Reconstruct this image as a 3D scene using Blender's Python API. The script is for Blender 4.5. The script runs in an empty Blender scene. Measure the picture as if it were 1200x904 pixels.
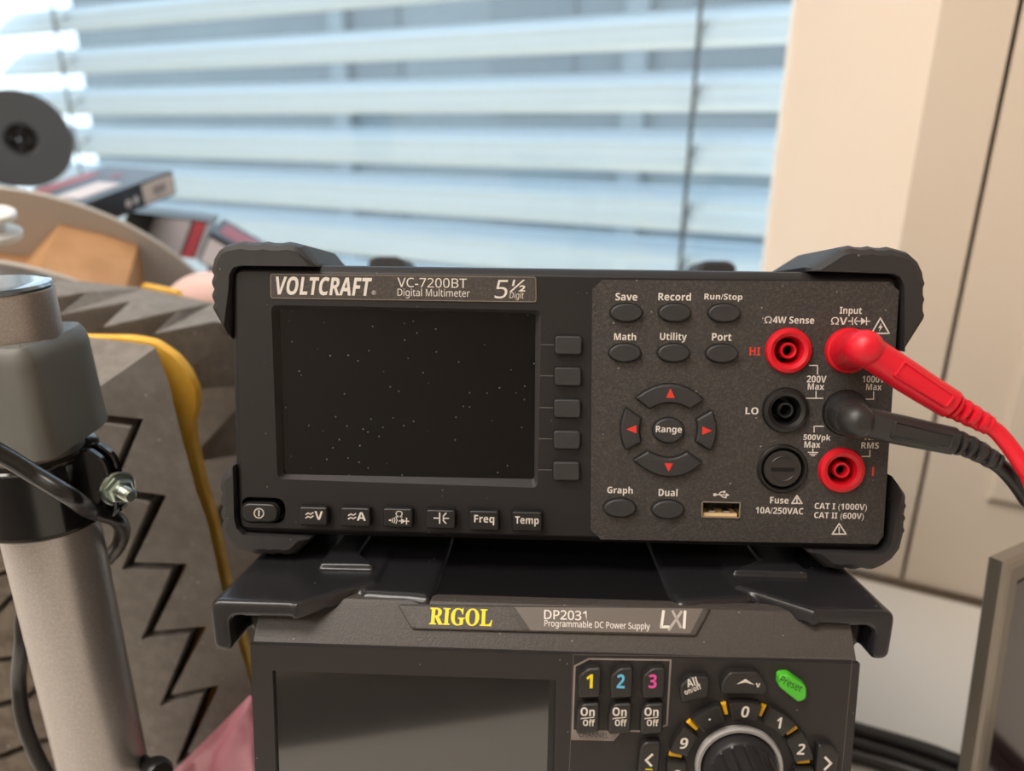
import bpy, bmesh, math, random
from mathutils import Vector, Matrix
from mathutils.geometry import tessellate_polygon
random.seed(7)
C = bpy.context.scene.collection
SC = bpy.context.scene
# ---------------------------------------------------------------- camera, light, exposure
FPX, CX, CY = 868.0, 600.0, 452.0
PITCH, ROLL, HC = math.radians(19.0), math.radians(0.4), 0.357
cp, sp, cr, sr = math.cos(PITCH), math.sin(PITCH), math.cos(ROLL), math.sin(ROLL)
R0, U0, FW = Vector((1, 0, 0)), Vector((0, sp, cp)), Vector((0, cp, -sp))
CR, CU = R0 * cr + U0 * sr, U0 * cr - R0 * sr
CO = Vector((0, 0, HC))
cam_d = bpy.data.cameras.new('camera')
cam = bpy.data.objects.new('camera', cam_d); C.objects.link(cam)
cam_d.sensor_width = 36; cam_d.sensor_fit = 'HORIZONTAL'; cam_d.lens = 36 * FPX / 1200
cam_d.clip_start = 0.01; cam_d.clip_end = 200
cam.matrix_world = Matrix.Translation(CO) @ Matrix((CR, CU, -FW)).transposed().to_4x4()
cam_d.dof.use_dof = True; cam_d.dof.focus_distance = 0.256; cam_d.dof.aperture_fstop = 6.4
SC.camera = cam
SC.view_settings.view_transform = 'Standard'; SC.view_settings.look = 'None'
SC.view_settings.gamma = 1; SC.view_settings.use_curve_mapping = False
SC.view_settings.exposure = 0.0
SC.cycles.use_denoising = True

def P(px, py, z):                       # the point seen at a photo position, z metres along the view axis
    return CO + z * (FW + (px - CX) / FPX * CR - (py - CY) / FPX * CU)
def ray(px, py): return FW + (px - CX) / FPX * CR - (py - CY) / FPX * CU
def cw(v): return v[0] * CR - v[1] * CU + v[2] * FW   # camera axes (x right, y down, z ahead) to world

world = bpy.data.worlds.new('sky'); SC.world = world; world.use_nodes = True
nt = world.node_tree; nt.nodes.clear()
tc = nt.nodes.new('ShaderNodeTexCoord'); sep = nt.nodes.new('ShaderNodeSeparateXYZ')
rmp = nt.nodes.new('ShaderNodeValToRGB'); bg = nt.nodes.new('ShaderNodeBackground'); wo = nt.nodes.new('ShaderNodeOutputWorld')
nt.links.new(tc.outputs['Generated'], sep.inputs[0]); nt.links.new(sep.outputs['Z'], rmp.inputs[0])
rmp.color_ramp.elements[0].position = 0.0; rmp.color_ramp.elements[0].color = (.80, .90, 1, 1)
rmp.color_ramp.elements[1].position = 0.6; rmp.color_ramp.elements[1].color = (.62, .80, 1, 1)
nt.links.new(rmp.outputs[0], bg.inputs[0]); bg.inputs[1].default_value = 2.8
nt.links.new(bg.outputs[0], wo.inputs[0])

# wall frame: s runs along the window wall to the right, t into the room, z up
WYAW = math.radians(27)
WE, WN = Vector((math.cos(WYAW), -math.sin(WYAW), 0)), Vector((-math.sin(WYAW), -math.cos(WYAW), 0))
WJ = Vector((.35, .522, 0))
def W(s, t, z): return WJ + s * WE + t * WN + Vector((0, 0, z))
def on_wall(px, py, t):                 # s, z where a photo position meets the vertical plane at depth t
    d = ray(px, py); k = ((WJ + t * WN - CO).dot(WN)) / d.dot(WN); p = CO + k * d
    return (p - WJ).dot(WE), p.z
def on_z(px, py, z):
    d = ray(px, py); return CO + d * ((z - CO.z) / d.z)

def area(name, loc, target, sx, sy, power, col):
    l = bpy.data.lights.new(name, 'AREA'); l.shape = 'RECTANGLE'; l.size = sx; l.size_y = sy; l.energy = power; l.color = col
    o = bpy.data.objects.new(name, l); C.objects.link(o); o.location = loc
    o.rotation_euler = (Vector(target) - Vector(loc)).to_track_quat('-Z', 'Y').to_euler(); return o
area('ceiling_lamp_light', W(-.7, 1.1, 1.68), W(-.7, 1.1, 0), 1.3, .5, 31, (1, .94, .87))
area('ceiling_lamp_light', W(-.9, 2.3, 1.68), W(-.9, 2.3, 0), 1.3, .5, 27, (1, .93, .85))

# ---------------------------------------------------------------- helpers
def lin(h):
    h = h.lstrip('#'); f = lambda c: c / 12.92 if c <= .04045 else ((c + .055) / 1.055) ** 2.4
    return tuple(f(int(h[i:i + 2], 16) / 255) for i in (0, 2, 4)) + (1,)
def mat(name, col, rough=.5, metal=0., spec=.5, grain=None, mottle=None, coat=0., trans=None, emit=None):
    m = bpy.data.materials.new(name); m.use_nodes = True; n = m.node_tree; b = n.nodes['Principled BSDF']
    c = lin(col) if isinstance(col, str) else col
    b.inputs['Base Color'].default_value = c; b.inputs['Roughness'].default_value = rough
    b.inputs['Metallic'].default_value = metal; b.inputs['Specular IOR Level'].default_value = spec
    b.inputs['Coat Weight'].default_value = coat
    tc = n.nodes.new('ShaderNodeTexCoord')
    if grain:                            # (scale, strength, distance) fine moulded texture
        nz = n.nodes.new('ShaderNodeTexNoise'); nz.inputs['Scale'].default_value = grain[0]; nz.inputs['Detail'].default_value = 2
        bp = n.nodes.new('ShaderNodeBump'); bp.inputs['Strength'].default_value = grain[1]; bp.inputs['Distance'].default_value = grain[2]
        n.links.new(tc.outputs['Object'], nz.inputs['Vector']); n.links.new(nz.outputs['Fac'], bp.inputs['Height'])
        n.links.new(bp.outputs['Normal'], b.inputs['Normal'])
    if mottle:                           # (scale, other colour, low, high) second colour in speckles or stains
        nz = n.nodes.new('ShaderNodeTexNoise'); nz.inputs['Scale'].default_value = mottle[0]; nz.inputs['Detail'].default_value = 3
        rp = n.nodes.new('ShaderNodeValToRGB'); mx = n.nodes.new('ShaderNodeMix'); mx.data_type = 'RGBA'
        rp.color_ramp.elements[0].position = mottle[2]; rp.color_ramp.elements[1].position = mottle[3]
        n.links.new(tc.outputs['Object'], nz.inputs['Vector']); n.links.new(nz.outputs['Fac'], rp.inputs[0])
        n.links.new(rp.outputs[0], mx.inputs[0]); mx.inputs[6].default_value = c; mx.inputs[7].default_value = lin(mottle[1])
        n.links.new(mx.outputs[2], b.inputs['Base Color'])
    if emit: b.inputs['Emission Color'].default_value = lin(emit[0]); b.inputs['Emission Strength'].default_value = emit[1]
    return m
def dusty(m, scale=330, size=.10, col='#8f8a84', amount=.5):     # sparse lint specks lying on a surface
    n = m.node_tree; b = n.nodes['Principled BSDF']; tc = n.nodes.new('ShaderNodeTexCoord')
    v = n.nodes.new('ShaderNodeTexVoronoi'); v.inputs['Scale'].default_value = scale
    nz = n.nodes.new('ShaderNodeTexWhiteNoise'); nz.noise_dimensions = '3D'
    lt = n.nodes.new('ShaderNodeMath'); lt.operation = 'LESS_THAN'; lt.inputs[1].default_value = size
    gt = n.nodes.new('ShaderNodeMath'); gt.operation = 'GREATER_THAN'; gt.inputs[1].default_value = 1 - amount
    mu = n.nodes.new('ShaderNodeMath'); mu.operation = 'MULTIPLY'; mx = n.nodes.new('ShaderNodeMix'); mx.data_type = 'RGBA'
    n.links.new(tc.outputs['Object'], v.inputs['Vector']); n.links.new(v.outputs['Distance'], lt.inputs[0])
    n.links.new(v.outputs['Position'], nz.inputs['Vector']); n.links.new(nz.outputs['Value'], gt.inputs[0])
    n.links.new(lt.outputs[0], mu.inputs[0]); n.links.new(gt.outputs[0], mu.inputs[1]); n.links.new(mu.outputs[0], mx.inputs[0])
    src = b.inputs['Base Color'].links
    if src: n.links.new(src[0].from_socket, mx.inputs[6])
    else: mx.inputs[6].default_value = b.inputs['Base Color'].default_value
    mx.inputs[7].default_value = lin(col); n.links.new(mx.outputs[2], b.inputs['Base Color']); return m

def tess(loop, off):                     # fill a flat outline, concave ones in triangles
    k = len(loop)
    if k <= 4: return [[off + i for i in range(k)]]
    p = [Vector(v) for v in loop]; n = Vector((0, 0, 0))
    for i in range(k): n += p[i].cross(p[(i + 1) % k])
    sg = [n.dot((p[i] - p[i - 1]).cross(p[(i + 1) % k] - p[i])) for i in range(k)]
    if all(q >= -1e-13 for q in sg): return [[off + i for i in range(k)]]
    return [[off + i for i in t] for t in tessellate_polygon([p])]
class MB:
    def __init__(s): s.v, s.f, s.m, s.mi = [], [], [], 0
    def add(s, vs, fs, mi=None):
        o = len(s.v); s.v += [Vector(v) for v in vs]; mi = s.mi if mi is None else mi
        for f in fs: s.f.append([o + i for i in f]); s.m.append(mi)
        return s
    def rings(s, rs, cap0=True, cap1=True, closed=True, mi=None):
        k = len(rs[0]); vs = [p for r in rs for p in r]; fs = []
        for i in range(len(rs) - 1):
            for j in range(k if closed else k - 1):
                a, b = i * k + j, i * k + (j + 1) % k; fs.append([a, b, b + k, a + k])
        if cap0: fs += [list(t) for t in tess(rs[0], 0)]
        if cap1: fs += [list(t) for t in tess(rs[-1], (len(rs) - 1) * k)]
        return s.add(vs, fs, mi)
    def box(s, a, b, mi=None):
        (x0, y0, z0), (x1, y1, z1) = a, b
        return s.rings([[(x0, y0, z), (x1, y0, z), (x1, y1, z), (x0, y1, z)] for z in (z0, z1)], mi=mi)
    def obox(s, o, u, v, w, mi=None):
        o, u, v, w = map(Vector, (o, u, v, w))
        return s.rings([[o, o + u, o + u + v, o + v], [o + w, o + u + w, o + u + v + w, o + v + w]], mi=mi)
    def loft(s, poly, prof, map3, cap0=True, cap1=True, mi=None):   # outline poly, prof = [(inset, depth)]
        return s.rings([[map3(x, z, d) for x, z in inset(poly, i)] for i, d in prof], cap0, cap1, mi=mi)
    def lathe(s, prof, o, ax, n=32, mi=None, cap0=False, cap1=False, a0=0.):   # prof = [(radius, along axis)]
        o, ax = Vector(o), Vector(ax).normalized(); u = ax.orthogonal().normalized(); w = ax.cross(u)
        return s.rings([[o + ax * h + (u * math.cos(a0 + 2 * math.pi * i / n) + w * math.sin(a0 + 2 * math.pi * i / n)) * r for i in range(n)] for r, h in prof], cap0, cap1, mi=mi)
    def tube(s, pts, rad, n=12, mi=None, caps=True, flat=1., up=None):
        pts = [Vector(p) for p in pts]; rs = []
        rad = rad if isinstance(rad, (list, tuple)) else [rad] * len(pts); u = None
        for i, p in enumerate(pts):
            t = (pts[min(i + 1, len(pts) - 1)] - pts[max(i - 1, 0)]).normalized()
            u = (Vector(up) if up else t.orthogonal()) if u is None else u
            u = (u - t * u.dot(t)).normalized(); w = t.cross(u)
            rs.append([p + (u * math.cos(2 * math.pi * k / n) * flat + w * math.sin(2 * math.pi * k / n)) * rad[i] for k in range(n)])
        return s.rings(rs, caps, caps, mi=mi)
    def build(s, name, mats, parent=None, smooth=40, origin=None):
        me = bpy.data.meshes.new(name); o0 = Vector(origin) if origin is not None else Vector((0, 0, 0))
        me.from_pydata([v - o0 for v in s.v], [], s.f)
        for m in (mats if isinstance(mats, (list, tuple)) else [mats]): me.materials.append(m)
        me.polygons.foreach_set('material_index', s.m)
        bm = bmesh.new(); bm.from_mesh(me); bmesh.ops.recalc_face_normals(bm, faces=bm.faces[:]); bm.to_mesh(me); bm.free()
        if smooth:
            me.polygons.foreach_set('use_smooth', [True] * len(me.polygons)); me.set_sharp_from_angle(angle=math.radians(smooth))
        me.update()
        o = bpy.data.objects.new(name, me); C.objects.link(o)
        if parent: o.parent = parent
        if smooth: wn = o.modifiers.new('weighted_normals', 'WEIGHTED_NORMAL'); wn.keep_sharp = True
        o.location = o0; return o
    def base(s):
        zs = min(v.z for v in s.v); n = len(s.v)
        return Vector((sum(v.x for v in s.v) / n, sum(v.y for v in s.v) / n, zs))
def inset(poly, d):
    if not d: return list(poly)
    n = len(poly); out = []; A = sum(poly[i][0] * poly[(i + 1) % n][1] - poly[(i + 1) % n][0] * poly[i][1] for i in range(n))
    sg = 1 if A > 0 else -1
    for i in range(n):
        p0, p, p1 = Vector(poly[i - 1]), Vector(poly[i]), Vector(poly[(i + 1) % n])
        e0, e1 = (p - p0), (p1 - p)
        if e0.length < 1e-9 or e1.length < 1e-9: out.append(tuple(p)); continue
        e0.normalize(); e1.normalize(); n0, n1 = Vector((-e0.y, e0.x)) * sg, Vector((-e1.y, e1.x)) * sg
        m = n0 + n1; m = m / max(.35, m.dot(m) / 2) * 1.0 if m.length > 1e-6 else n0
        out.append((p.x + m.x * d, p.y + m.y * d))
    return out
def rrect(l, b, r, t, rad, n=6):
    out = []
    for cx, cy, a in ((r - rad, t - rad, 0), (l + rad, t - rad, 90), (l + rad, b + rad, 180), (r - rad, b + rad, 270)):
        for i in range(n + 1):
            q = math.radians(a + 90 * i / n); out.append((cx + rad * math.cos(q), cy + rad * math.sin(q)))
    return out
def roundp(poly, rad, n=4):              # round the corners of an outline
    out = []; k = len(poly)
    for i in range(k):
        p0, p, p1 = Vector(poly[i - 1]), Vector(poly[i]), Vector(poly[(i + 1) % k])
        r = min(rad, (p0 - p).length * .45, (p1 - p).length * .45); a, b = p + (p0 - p).normalized() * r, p + (p1 - p).normalized() * r
        for j in range(n + 1):
            t = j / n; q = a * (1 - t) ** 2 + p * 2 * t * (1 - t) + b * t * t; out.append((q.x, q.y))
    return out
def ell(cx, cz, rx, rz, n=36): return [(cx + rx * math.cos(2 * math.pi * i / n), cz + rz * math.sin(2 * math.pi * i / n)) for i in range(n)]
def spline(pts, k=8):
    pts = [Vector(p) for p in pts]; q = [pts[0] * 2 - pts[1]] + pts + [pts[-1] * 2 - pts[-2]]; out = []
    for i in range(1, len(q) - 2):
        a, b, c, d = q[i - 1:i + 3]
        for j in range(k):
            t = j / k; out.append(.5 * (2 * b + (c - a) * t + (2 * a - 5 * b + 4 * c - d) * t * t + (3 * b - a - 3 * c + d) * t ** 3))
    return out + [pts[-1]]
def holed(outer, holes, y0, y1, map3, mb, mi=None):   # flat plate with holes, extruded along depth
    cu = bpy.data.curves.new('plate', 'CURVE'); cu.dimensions = '2D'; cu.fill_mode = 'BOTH'; cu.extrude = (y1 - y0) / 2 * 1000
    for lp in [outer] + holes:
        s = cu.splines.new('POLY'); s.points.add(len(lp) - 1); s.use_cyclic_u = True
        for p, (x, z) in zip(s.points, lp): p.co = (x * 1000, z * 1000, 0, 1)
    o = bpy.data.objects.new('plate', cu); C.objects.link(o); dg = bpy.context.evaluated_depsgraph_get(); dg.update()
    me = bpy.data.meshes.new_from_object(o.evaluated_get(dg))
    ym = (y0 + y1) / 2
    mb.add([map3(v.co.x / 1000, v.co.y / 1000, ym - v.co.z / 1000) for v in me.vertices], [list(p.vertices) for p in me.polygons], mi)
    bpy.data.objects.remove(o); bpy.data.curves.remove(cu); bpy.data.meshes.remove(me)
def sans(text, heavy):                   # the sans-serif letter forms of the built-in font
    out = ''
    for ch in text:
        o = ord(ch)
        if 'A' <= ch <= 'Z': ch = chr((0x1D5D4 if heavy else 0x1D5A0) + o - 65)
        elif 'a' <= ch <= 'z': ch = chr((0x1D5EE if heavy else 0x1D5BA) + o - 97)
        elif '0' <= ch <= '9': ch = chr((0x1D7EC if heavy else 0x1D7E2) + o - 48)
        out += ch
    return out
def glyphs(text, bold=0., shear=0.):     # outline of a text: points in a 0..1 box, faces
    heavy = bold > .015; text = sans(text, heavy); bold = max(0, bold - .03) if heavy else bold
    cu = bpy.data.curves.new('t', 'FONT'); cu.body = text; cu.offset = bold; cu.shear = shear; cu.resolution_u = 3; cu.size = 1
    o = bpy.data.objects.new('t', cu); C.objects.link(o); dg = bpy.context.evaluated_depsgraph_get(); dg.update()
    me = bpy.data.meshes.new_from_object(o.evaluated_get(dg)); vs = [v.co.copy() for v in me.vertices]; fs = [list(p.vertices) for p in me.polygons]
    bpy.data.objects.remove(o); bpy.data.curves.remove(cu); bpy.data.meshes.remove(me)
    x0, x1, y0, y1 = min(v.x for v in vs), max(v.x for v in vs), min(v.y for v in vs), max(v.y for v in vs)
    return [((v.x - x0) / (x1 - x0), (v.y - y0) / (y1 - y0)) for v in vs], fs

def tag(o, label=None, cat=None, group=None, kind=None):
    if label: o['label'] = label
    if cat: o['category'] = cat
    if group: o['group'] = group
    if kind: o['kind'] = kind
    return o
def thing(name, label, cat, m=None, group=None):
    o = bpy.data.objects.new(name, None); o.empty_display_size = .02; C.objects.link(o)
    if m is not None: o.matrix_world = m
    return tag(o, label, cat, group)
def at(p): return Matrix.Translation(p)
class Frame:                             # a device face: x right, y into the device, z up
    def __init__(s, o, X, Y, Z):
        s.o, s.X, s.Y, s.Z = o, X, Y, Z
        s.m = Matrix.Translation(o) @ Matrix((X, Y, Z)).transposed().to_4x4()
    def loc(s, p): d = p - s.o; return Vector((d.dot(s.X), d.dot(s.Y), d.dot(s.Z)))
    def px(s, px, py, y=0.):             # x, z on the plane at depth y
        d = ray(px, py); k = (s.o + s.Y * y - CO).dot(s.Y) / d.dot(s.Y); q = s.loc(CO + d * k); return (q.x, q.z)
    def pz(s, px, py, z):                # x, y on the plane at height z
        d = ray(px, py); k = (s.o + s.Z * z - CO).dot(s.Z) / d.dot(s.Z); q = s.loc(CO + d * k); return (q.x, q.y)
    def poly(s, pts, y=0.): return [s.px(a, b, y) for a, b in pts]
    def box(s, l, t, r, b, y=0.):        # mean rectangle of a photo box
        x0, z1 = s.px((l), (t + b) / 2, y)[0], s.px((l + r) / 2, t, y)[1]; x1, z0 = s.px(r, (t + b) / 2, y)[0], s.px((l + r) / 2, b, y)[1]
        return x0, z0, x1, z1
XYZ = lambda x, z, d: (x, d, z)
class Print:                             # lettering and printed lines lying on the plane at depth y of a frame
    def __init__(s, fr, y): s.fr, s.y, s.mb = fr, y, MB()
    def text(s, t, l, tp, r, b, mi=0, bold=.0, shear=0.):
        vs, fs = glyphs(t, bold, shear); x0, z0, x1, z1 = s.fr.box(l, tp, r, b, s.y)
        # follow the slight slope of the row between its two ends
        zl, zr = s.fr.px(l, b, s.y)[1], s.fr.px(r, b, s.y)[1]; zm = (zl + zr) / 2
        s.mb.add([(x0 + (x1 - x0) * a, s.y, z0 + (z1 - z0) * c) for a, c in vs], fs, mi); return s
    def line(s, pts, w=1.2, mi=0, closed=False):
        q = [Vector(s.fr.px(a, b, s.y)) for a, b in pts]; w = w * .00015
        if closed: q.append(q[0])
        for a, b in zip(q, q[1:]):
            d = (b - a).normalized() * w; n = Vector((-d.y, d.x)); a2, b2 = a - d * .9, b + d * .9
            s.mb.add([(p.x, s.y, p.y) for p in (a2 + n, b2 + n, b2 - n, a2 - n)], [[0, 1, 2, 3]], mi)
        return s
    def fill(s, pts, mi=0):
        s.mb.add([(x, s.y, z) for x, z in s.fr.poly(pts, s.y)], [list(range(len(pts)))], mi); return s
    def triangle(s, l, t, r, b, mark, mi=0):
        s.line([(l + 1, b - 1), ((l + r) / 2, t + 1.5), (r - 1, b - 1)], 1.6, mi, True)
        if mark == '!':
            m = (l + r) / 2; s.line([(m, t + .42 * (b - t)), (m, t + .68 * (b - t))], 1.5, mi); s.line([(m, b - .2 * (b - t)), (m, b - .17 * (b - t))], 1.5, mi)
        else:
            m = (l + r) / 2; h = b - t; s.fill([(m + 1.5, t + .35 * h), (m - 2.6, t + .64 * h), (m - .3, t + .64 * h), (m - 1.5, t + .86 * h), (m + 2.8, t + .54 * h), (m + .5, t + .54 * h)], mi)
        return s
# ---------------------------------------------------------------- setting: room, window wall, exterior
M = {}
M['wall'] = mat('wall_paint', '#e6dacb', .6, grain=(60, .05, .001))
M['panel'] = mat('panel_lacquer', '#dacbba', .45)
M['reveal'] = mat('reveal_paint', '#f5dfc8', .55)
M['frame'] = mat('window_frame_white', '#eef0f0', .35)
M['slat'] = mat('slat_lacquer', '#dde6ec', .35, grain=(25, .04, .001))
M['cord'] = mat('blind_cord', '#4a5055', .6)
M['dark'] = mat('dark_gap', '#15130f', .9)
M['floor'] = mat('floor_vinyl', '#6e6a66', .6, mottle=(9, '#7d7973', .4, .6))
M['ceil'] = mat('ceiling_paint', '#f2efe9', .8)
M['desk'] = mat('desk_laminate', '#e4dfd8', .35, grain=(120, .05, .0004))
M['grass'] = mat('ground_outside', '#7c8280', .9, mottle=(.6, '#6f7573', .4, .6))
M['facade'] = mat('facade_render', '#7f8687', .9, mottle=(.5, '#777e80', .4, .6))
M['fwin'] = mat('facade_window', '#6b7376', .4)
M['fstreak'] = mat('streak_column', '#858c8e', .6)
gl = bpy.data.materials.new('window_glass'); gl.use_nodes = True; n = gl.node_tree; n.nodes.clear()
o_ = n.nodes.new('ShaderNodeOutputMaterial'); mx = n.nodes.new('ShaderNodeMixShader'); tr = n.nodes.new('ShaderNodeBsdfTransparent')
gs = n.nodes.new('ShaderNodeBsdfGlossy'); fr_ = n.nodes.new('ShaderNodeLayerWeight'); pw_ = n.nodes.new('ShaderNodeMath'); pw_.operation = 'POWER'; pw_.inputs[1].default_value = 5; ma_ = n.nodes.new('ShaderNodeMath'); ma_.operation = 'MULTIPLY_ADD'; ma_.inputs[1].default_value = .92; ma_.inputs[2].default_value = .04
n.links.new(fr_.outputs['Facing'], pw_.inputs[0]); n.links.new(pw_.outputs[0], ma_.inputs[0])
gs.inputs['Roughness'].default_value = .02; tr.inputs[0].default_value = (.93, .97, .98, 1)
n.links.new(ma_.outputs[0], mx.inputs[0]); n.links.new(tr.outputs[0], mx.inputs[1]); n.links.new(gs.outputs[0], mx.inputs[2]); n.links.new(mx.outputs[0], o_.inputs[0])
M['glass'] = gl

def wbox(mb, s0, s1, t0, t1, z0, z1, mi=None): mb.rings([[W(s, t, z) for s, t in ((s0, t0), (s1, t0), (s1, t1), (s0, t1))] for z in (z0, z1)], mi=mi)
def struct(name, mb, m, smooth=None): return tag(mb.build(name, m, smooth=smooth, origin=mb.base()), kind='structure')
TW = -.24                                                # window frame plane, behind the wall face
SF = on_wall(1055, 282, 0)[0]; SB = on_wall(899, 290, TW)[0]; SL = on_wall(-46, 120, TW)[0]
SG = on_wall(1129, 330, 0)[0]; SP, ZP = on_wall(1156, 583, 0)
ZT, ZF, ZC = 1.25, -.74, 1.75
f = MB(); wbox(f, -2, 1.6, -.2, 3.2, ZF - .05, ZF); struct('floor', f, M['floor'])
f = MB(); wbox(f, -2.05, 1.65, -.3, 3.2, ZC, ZC + .05); struct('ceiling', f, M['ceil'])
f = MB(); wbox(f, -2.05, 1.65, 3.2, 3.3, ZF, ZC); struct('wall_back', f, M['wall'])
f = MB(); wbox(f, -2.1, -2, 0, 3.2, ZF, ZC); struct('wall_left', f, M['wall'])
f = MB(); wbox(f, 1.6, 1.7, 0, 3.2, ZF, ZC); struct('wall_right', f, M['wall'])
f = MB()                                                 # window wall: left pier, lintel, parapet
wbox(f, -2.05, SL - .04, TW - .02, 0, ZF, ZC); wbox(f, SL - .04, SF, TW - .02, 0, ZT, ZC); wbox(f, SL - .04, SF, TW - .02, -.004, ZF, -.002)
struct('wall_window', f, M['wall'])
f = MB()                                                 # splayed reveal on the right of the window
f.rings([[W(s, t, z) for s, t in ((SB, TW), (SF, 0), (SF, -.004), (SF + .001, TW - .02), (SB, TW - .02))] for z in (-.002, ZT)])
struct('trim_1', f, M['reveal'])
f = MB(); wbox(f, SF, SG - .0016, -.03, 0, .004, ZC); wbox(f, SG + .0016, 1.6, -.03, 0, .004, ZC); wbox(f, SF + .002, 1.6, -.12, -.03, ZF, ZC)
struct('wall_panelled', f, M['panel'])
f = MB(); f.loft([(SP, ZP), (1.5, ZP), (1.5, 1.6), (SP, 1.6)], [(0, 0.0), (0, .004), (.003, .006)], lambda s, z, d: W(s, d, z)); struct('trim_2', f, M['panel'])
f = MB(); wbox(f, SL - .02, SB + .16, TW + .002, -.004, -.002, .016); struct('trim_3', f, M['frame'])
# window: frame with one pane
f = MB(); z0, z1 = .016, ZT
for s0, s1, a, b in ((SL - .05, SL, z0, z1), (SB - .004, SB + .05, z0, z1), (SL, SB, z0, z0 + .05), (SL, SB, z1 - .05, z1)): wbox(f, s0, s1, TW - .07, TW, a, b)
win = struct('window_1', f, M['frame'])
g = MB(); wbox(g, SL, SB - .004, TW - .04, TW - .034, z0 + .05, z1 - .05); pane = g.build('pane', M['glass'], smooth=None); pane.parent = win; pane.matrix_parent_inverse = win.matrix_world.inverted() if False else Matrix.Translation(-win.location)
# venetian blind outside the pane
TB = TW - .13; PITCHS = .072
bl = thing('venetian_blind', 'white venetian blind of tilted horizontal slats hanging behind the window pane', 'blind', at(W((SL + SB) / 2, TB, .03)))
bi = Matrix.Translation(-bl.location)
def bpart(mb, name, m, smooth=40): o = mb.build(name, m, bl, smooth); o.matrix_parent_inverse = bi; return o
ZS0 = .046; TILT = math.radians(40)
prof = []
for i in range(13):                                      # gently curved slat with a rolled bead on each long edge
    x = -.04 + .08 * i / 12; y = .006 * (1 - (x / .04) ** 2) + (.0024 if i in (1, 11) else 0) - (.003 if i == 7 else 0)
    prof.append((x, y))
prof = prof + [(x, y - .0009) for x, y in prof[::-1]]
ct, st_ = math.cos(TILT), math.sin(TILT)
SR = SB + .10; SLT = on_wall(22, 110, TB)[0]
k = 0; z = ZS0
while z < ZT:
    mb = MB(); mb.rings([[W(s, TB + x * ct + y * st_, z - x * st_ + y * ct) for x, y in prof] for s in (SLT, SR)])
    if k == 0: slat0 = bpart(mb, 'slat', M['slat'])
    else:
        c = slat0.copy(); C.objects.link(c); c.location = (0, 0, k * PITCHS)
    k += 1; z += PITCHS
sc1, sc2 = on_wall(808, 140, TB + .045)[0], on_wall(66, 75, TB + .045)[0]
for s in (sc1, sc2):
    mb = MB(); mb.tube([W(s, TB + .034, zz) for zz in (.02, .4, .8, ZT)], .0026, 8)
    for q in range(k): mb.tube([W(s, TB + .034, ZS0 + q * PITCHS - .012), W(s, TB - .034, ZS0 + q * PITCHS + .026)], .0012, 6)
    bpart(mb, 'ladder_cord', M['cord'])
for q in range(k):                                       # hooks that hold the slats to the left cord
    mb = MB(); zz = ZS0 + q * PITCHS; s = sc2 + .022
    mb.tube(spline([W(s, TB + .030, zz - .030), W(s + .004, TB + .037, zz - .02), W(s + .002, TB + .037, zz), W(s + .010, TB + .028, zz + .012)], 4), .0016, 6)
    bpart(mb, 'slat_hook', M['frame'])
# outside
f = MB(); wbox(f, -40, 40, -40, -.6, -3.1, -3); struct('ground_outside', f, M['grass'])
bd = thing('neighbouring_building', 'grey building with columns added for streaks reflected in the glass, seen through the gaps of the blind', 'building', at(W(0, -9, -3)))
bdi = Matrix.Translation(-bd.location)
mb = MB(); wbox(mb, -14, 14, -9.4, -9, -3, 3.6); o = mb.build('facade', M['facade'], bd, None); o.matrix_parent_inverse = bdi
for s in (-8, -3.4, 1.1, 5.6):  # added columns in place of streaks reflected in the glass, toned near the facade
    mb = MB(); wbox(mb, s, s + .3, -9, -8.85, -3, 3.6); o = mb.build('reflection_column', M['fstreak'], bd, None); o.matrix_parent_inverse = bdi
for s in (-8, -5.3, -2.6, 1.6, 4.4):
    for zz in (-2.2, .6):
        mb = MB(); wbox(mb, s, s + 1.2, -9, -8.96, zz, zz + 1.6); o = mb.build('window', M['fwin'], bd, None); o.matrix_parent_inverse = bdi
# desk
dk = thing('desk', 'white laminate desk under the instruments, against the window wall', 'desk', at(W(-.1, .4, ZF)))
dki = Matrix.Translation(-dk.location)
mb = MB(); mb.loft([(-1.5, .006), (1.2, .006), (1.2, .86), (-1.5, .86)], [(.002, 0), (0, -.002), (0, -.026), (.002, -.028)], lambda s, t, d: W(s, t, d))
o = mb.build('tabletop', M['desk'], dk, 30); o.matrix_parent_inverse = dki
for s in (-1.45, 1.1):
    for t in (.05, .76):
        mb = MB(); wbox(mb, s, s + .05, t, t + .05, ZF, -.028); o = mb.build('leg', M['frame'], dk, None); o.matrix_parent_inverse = dki
# ---------------------------------------------------------------- digital multimeter
def device(t, a, b, w, h):
    a = Vector(a).normalized(); b = Vector(b); b = (b - a * b.dot(a)).normalized(); n = a.cross(b)
    return Frame(CO + cw(Vector(t) + a * w / 2 + b * h), cw(a), cw(n), cw(-b))
MW, MH = .235, .0986
F = device((-.10046, -.04314, .26187), (.99922, .01934, -.03434), (-.001, .9964, .106), MW, MH)
M['bezel'] = dusty(mat('bezel_plastic', '#1f1d1e', .5, spec=.4, grain=(900, .12, .0002)), 260, .07, '#6d6864', .35)
M['plate'] = dusty(mat('textured_plate', '#383533', .62, spec=.4, grain=(1500, .6, .0005), mottle=(1300, '#4b4642', .45, .72)), 200, .06, '#8d877f', .5)
M['rubber'] = dusty(mat('grey_rubber', '#2a2829', .62, grain=(800, .2, .0003)), 220, .07, '#827c76', .5)
M['key'] = mat('key_rubber', '#2f2e30', .48, grain=(1200, .2, .0002))
M['keyd'] = mat('key_dark', '#19191a', .40, grain=(1200, .15, .0002))
M['lcd'] = dusty(mat('lcd_glass', '#08090b', .10, spec=.32), 300, .075, '#6d6f72', .95)
M['ink'] = mat('white_ink', '#d9d2ca', .6)
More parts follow.
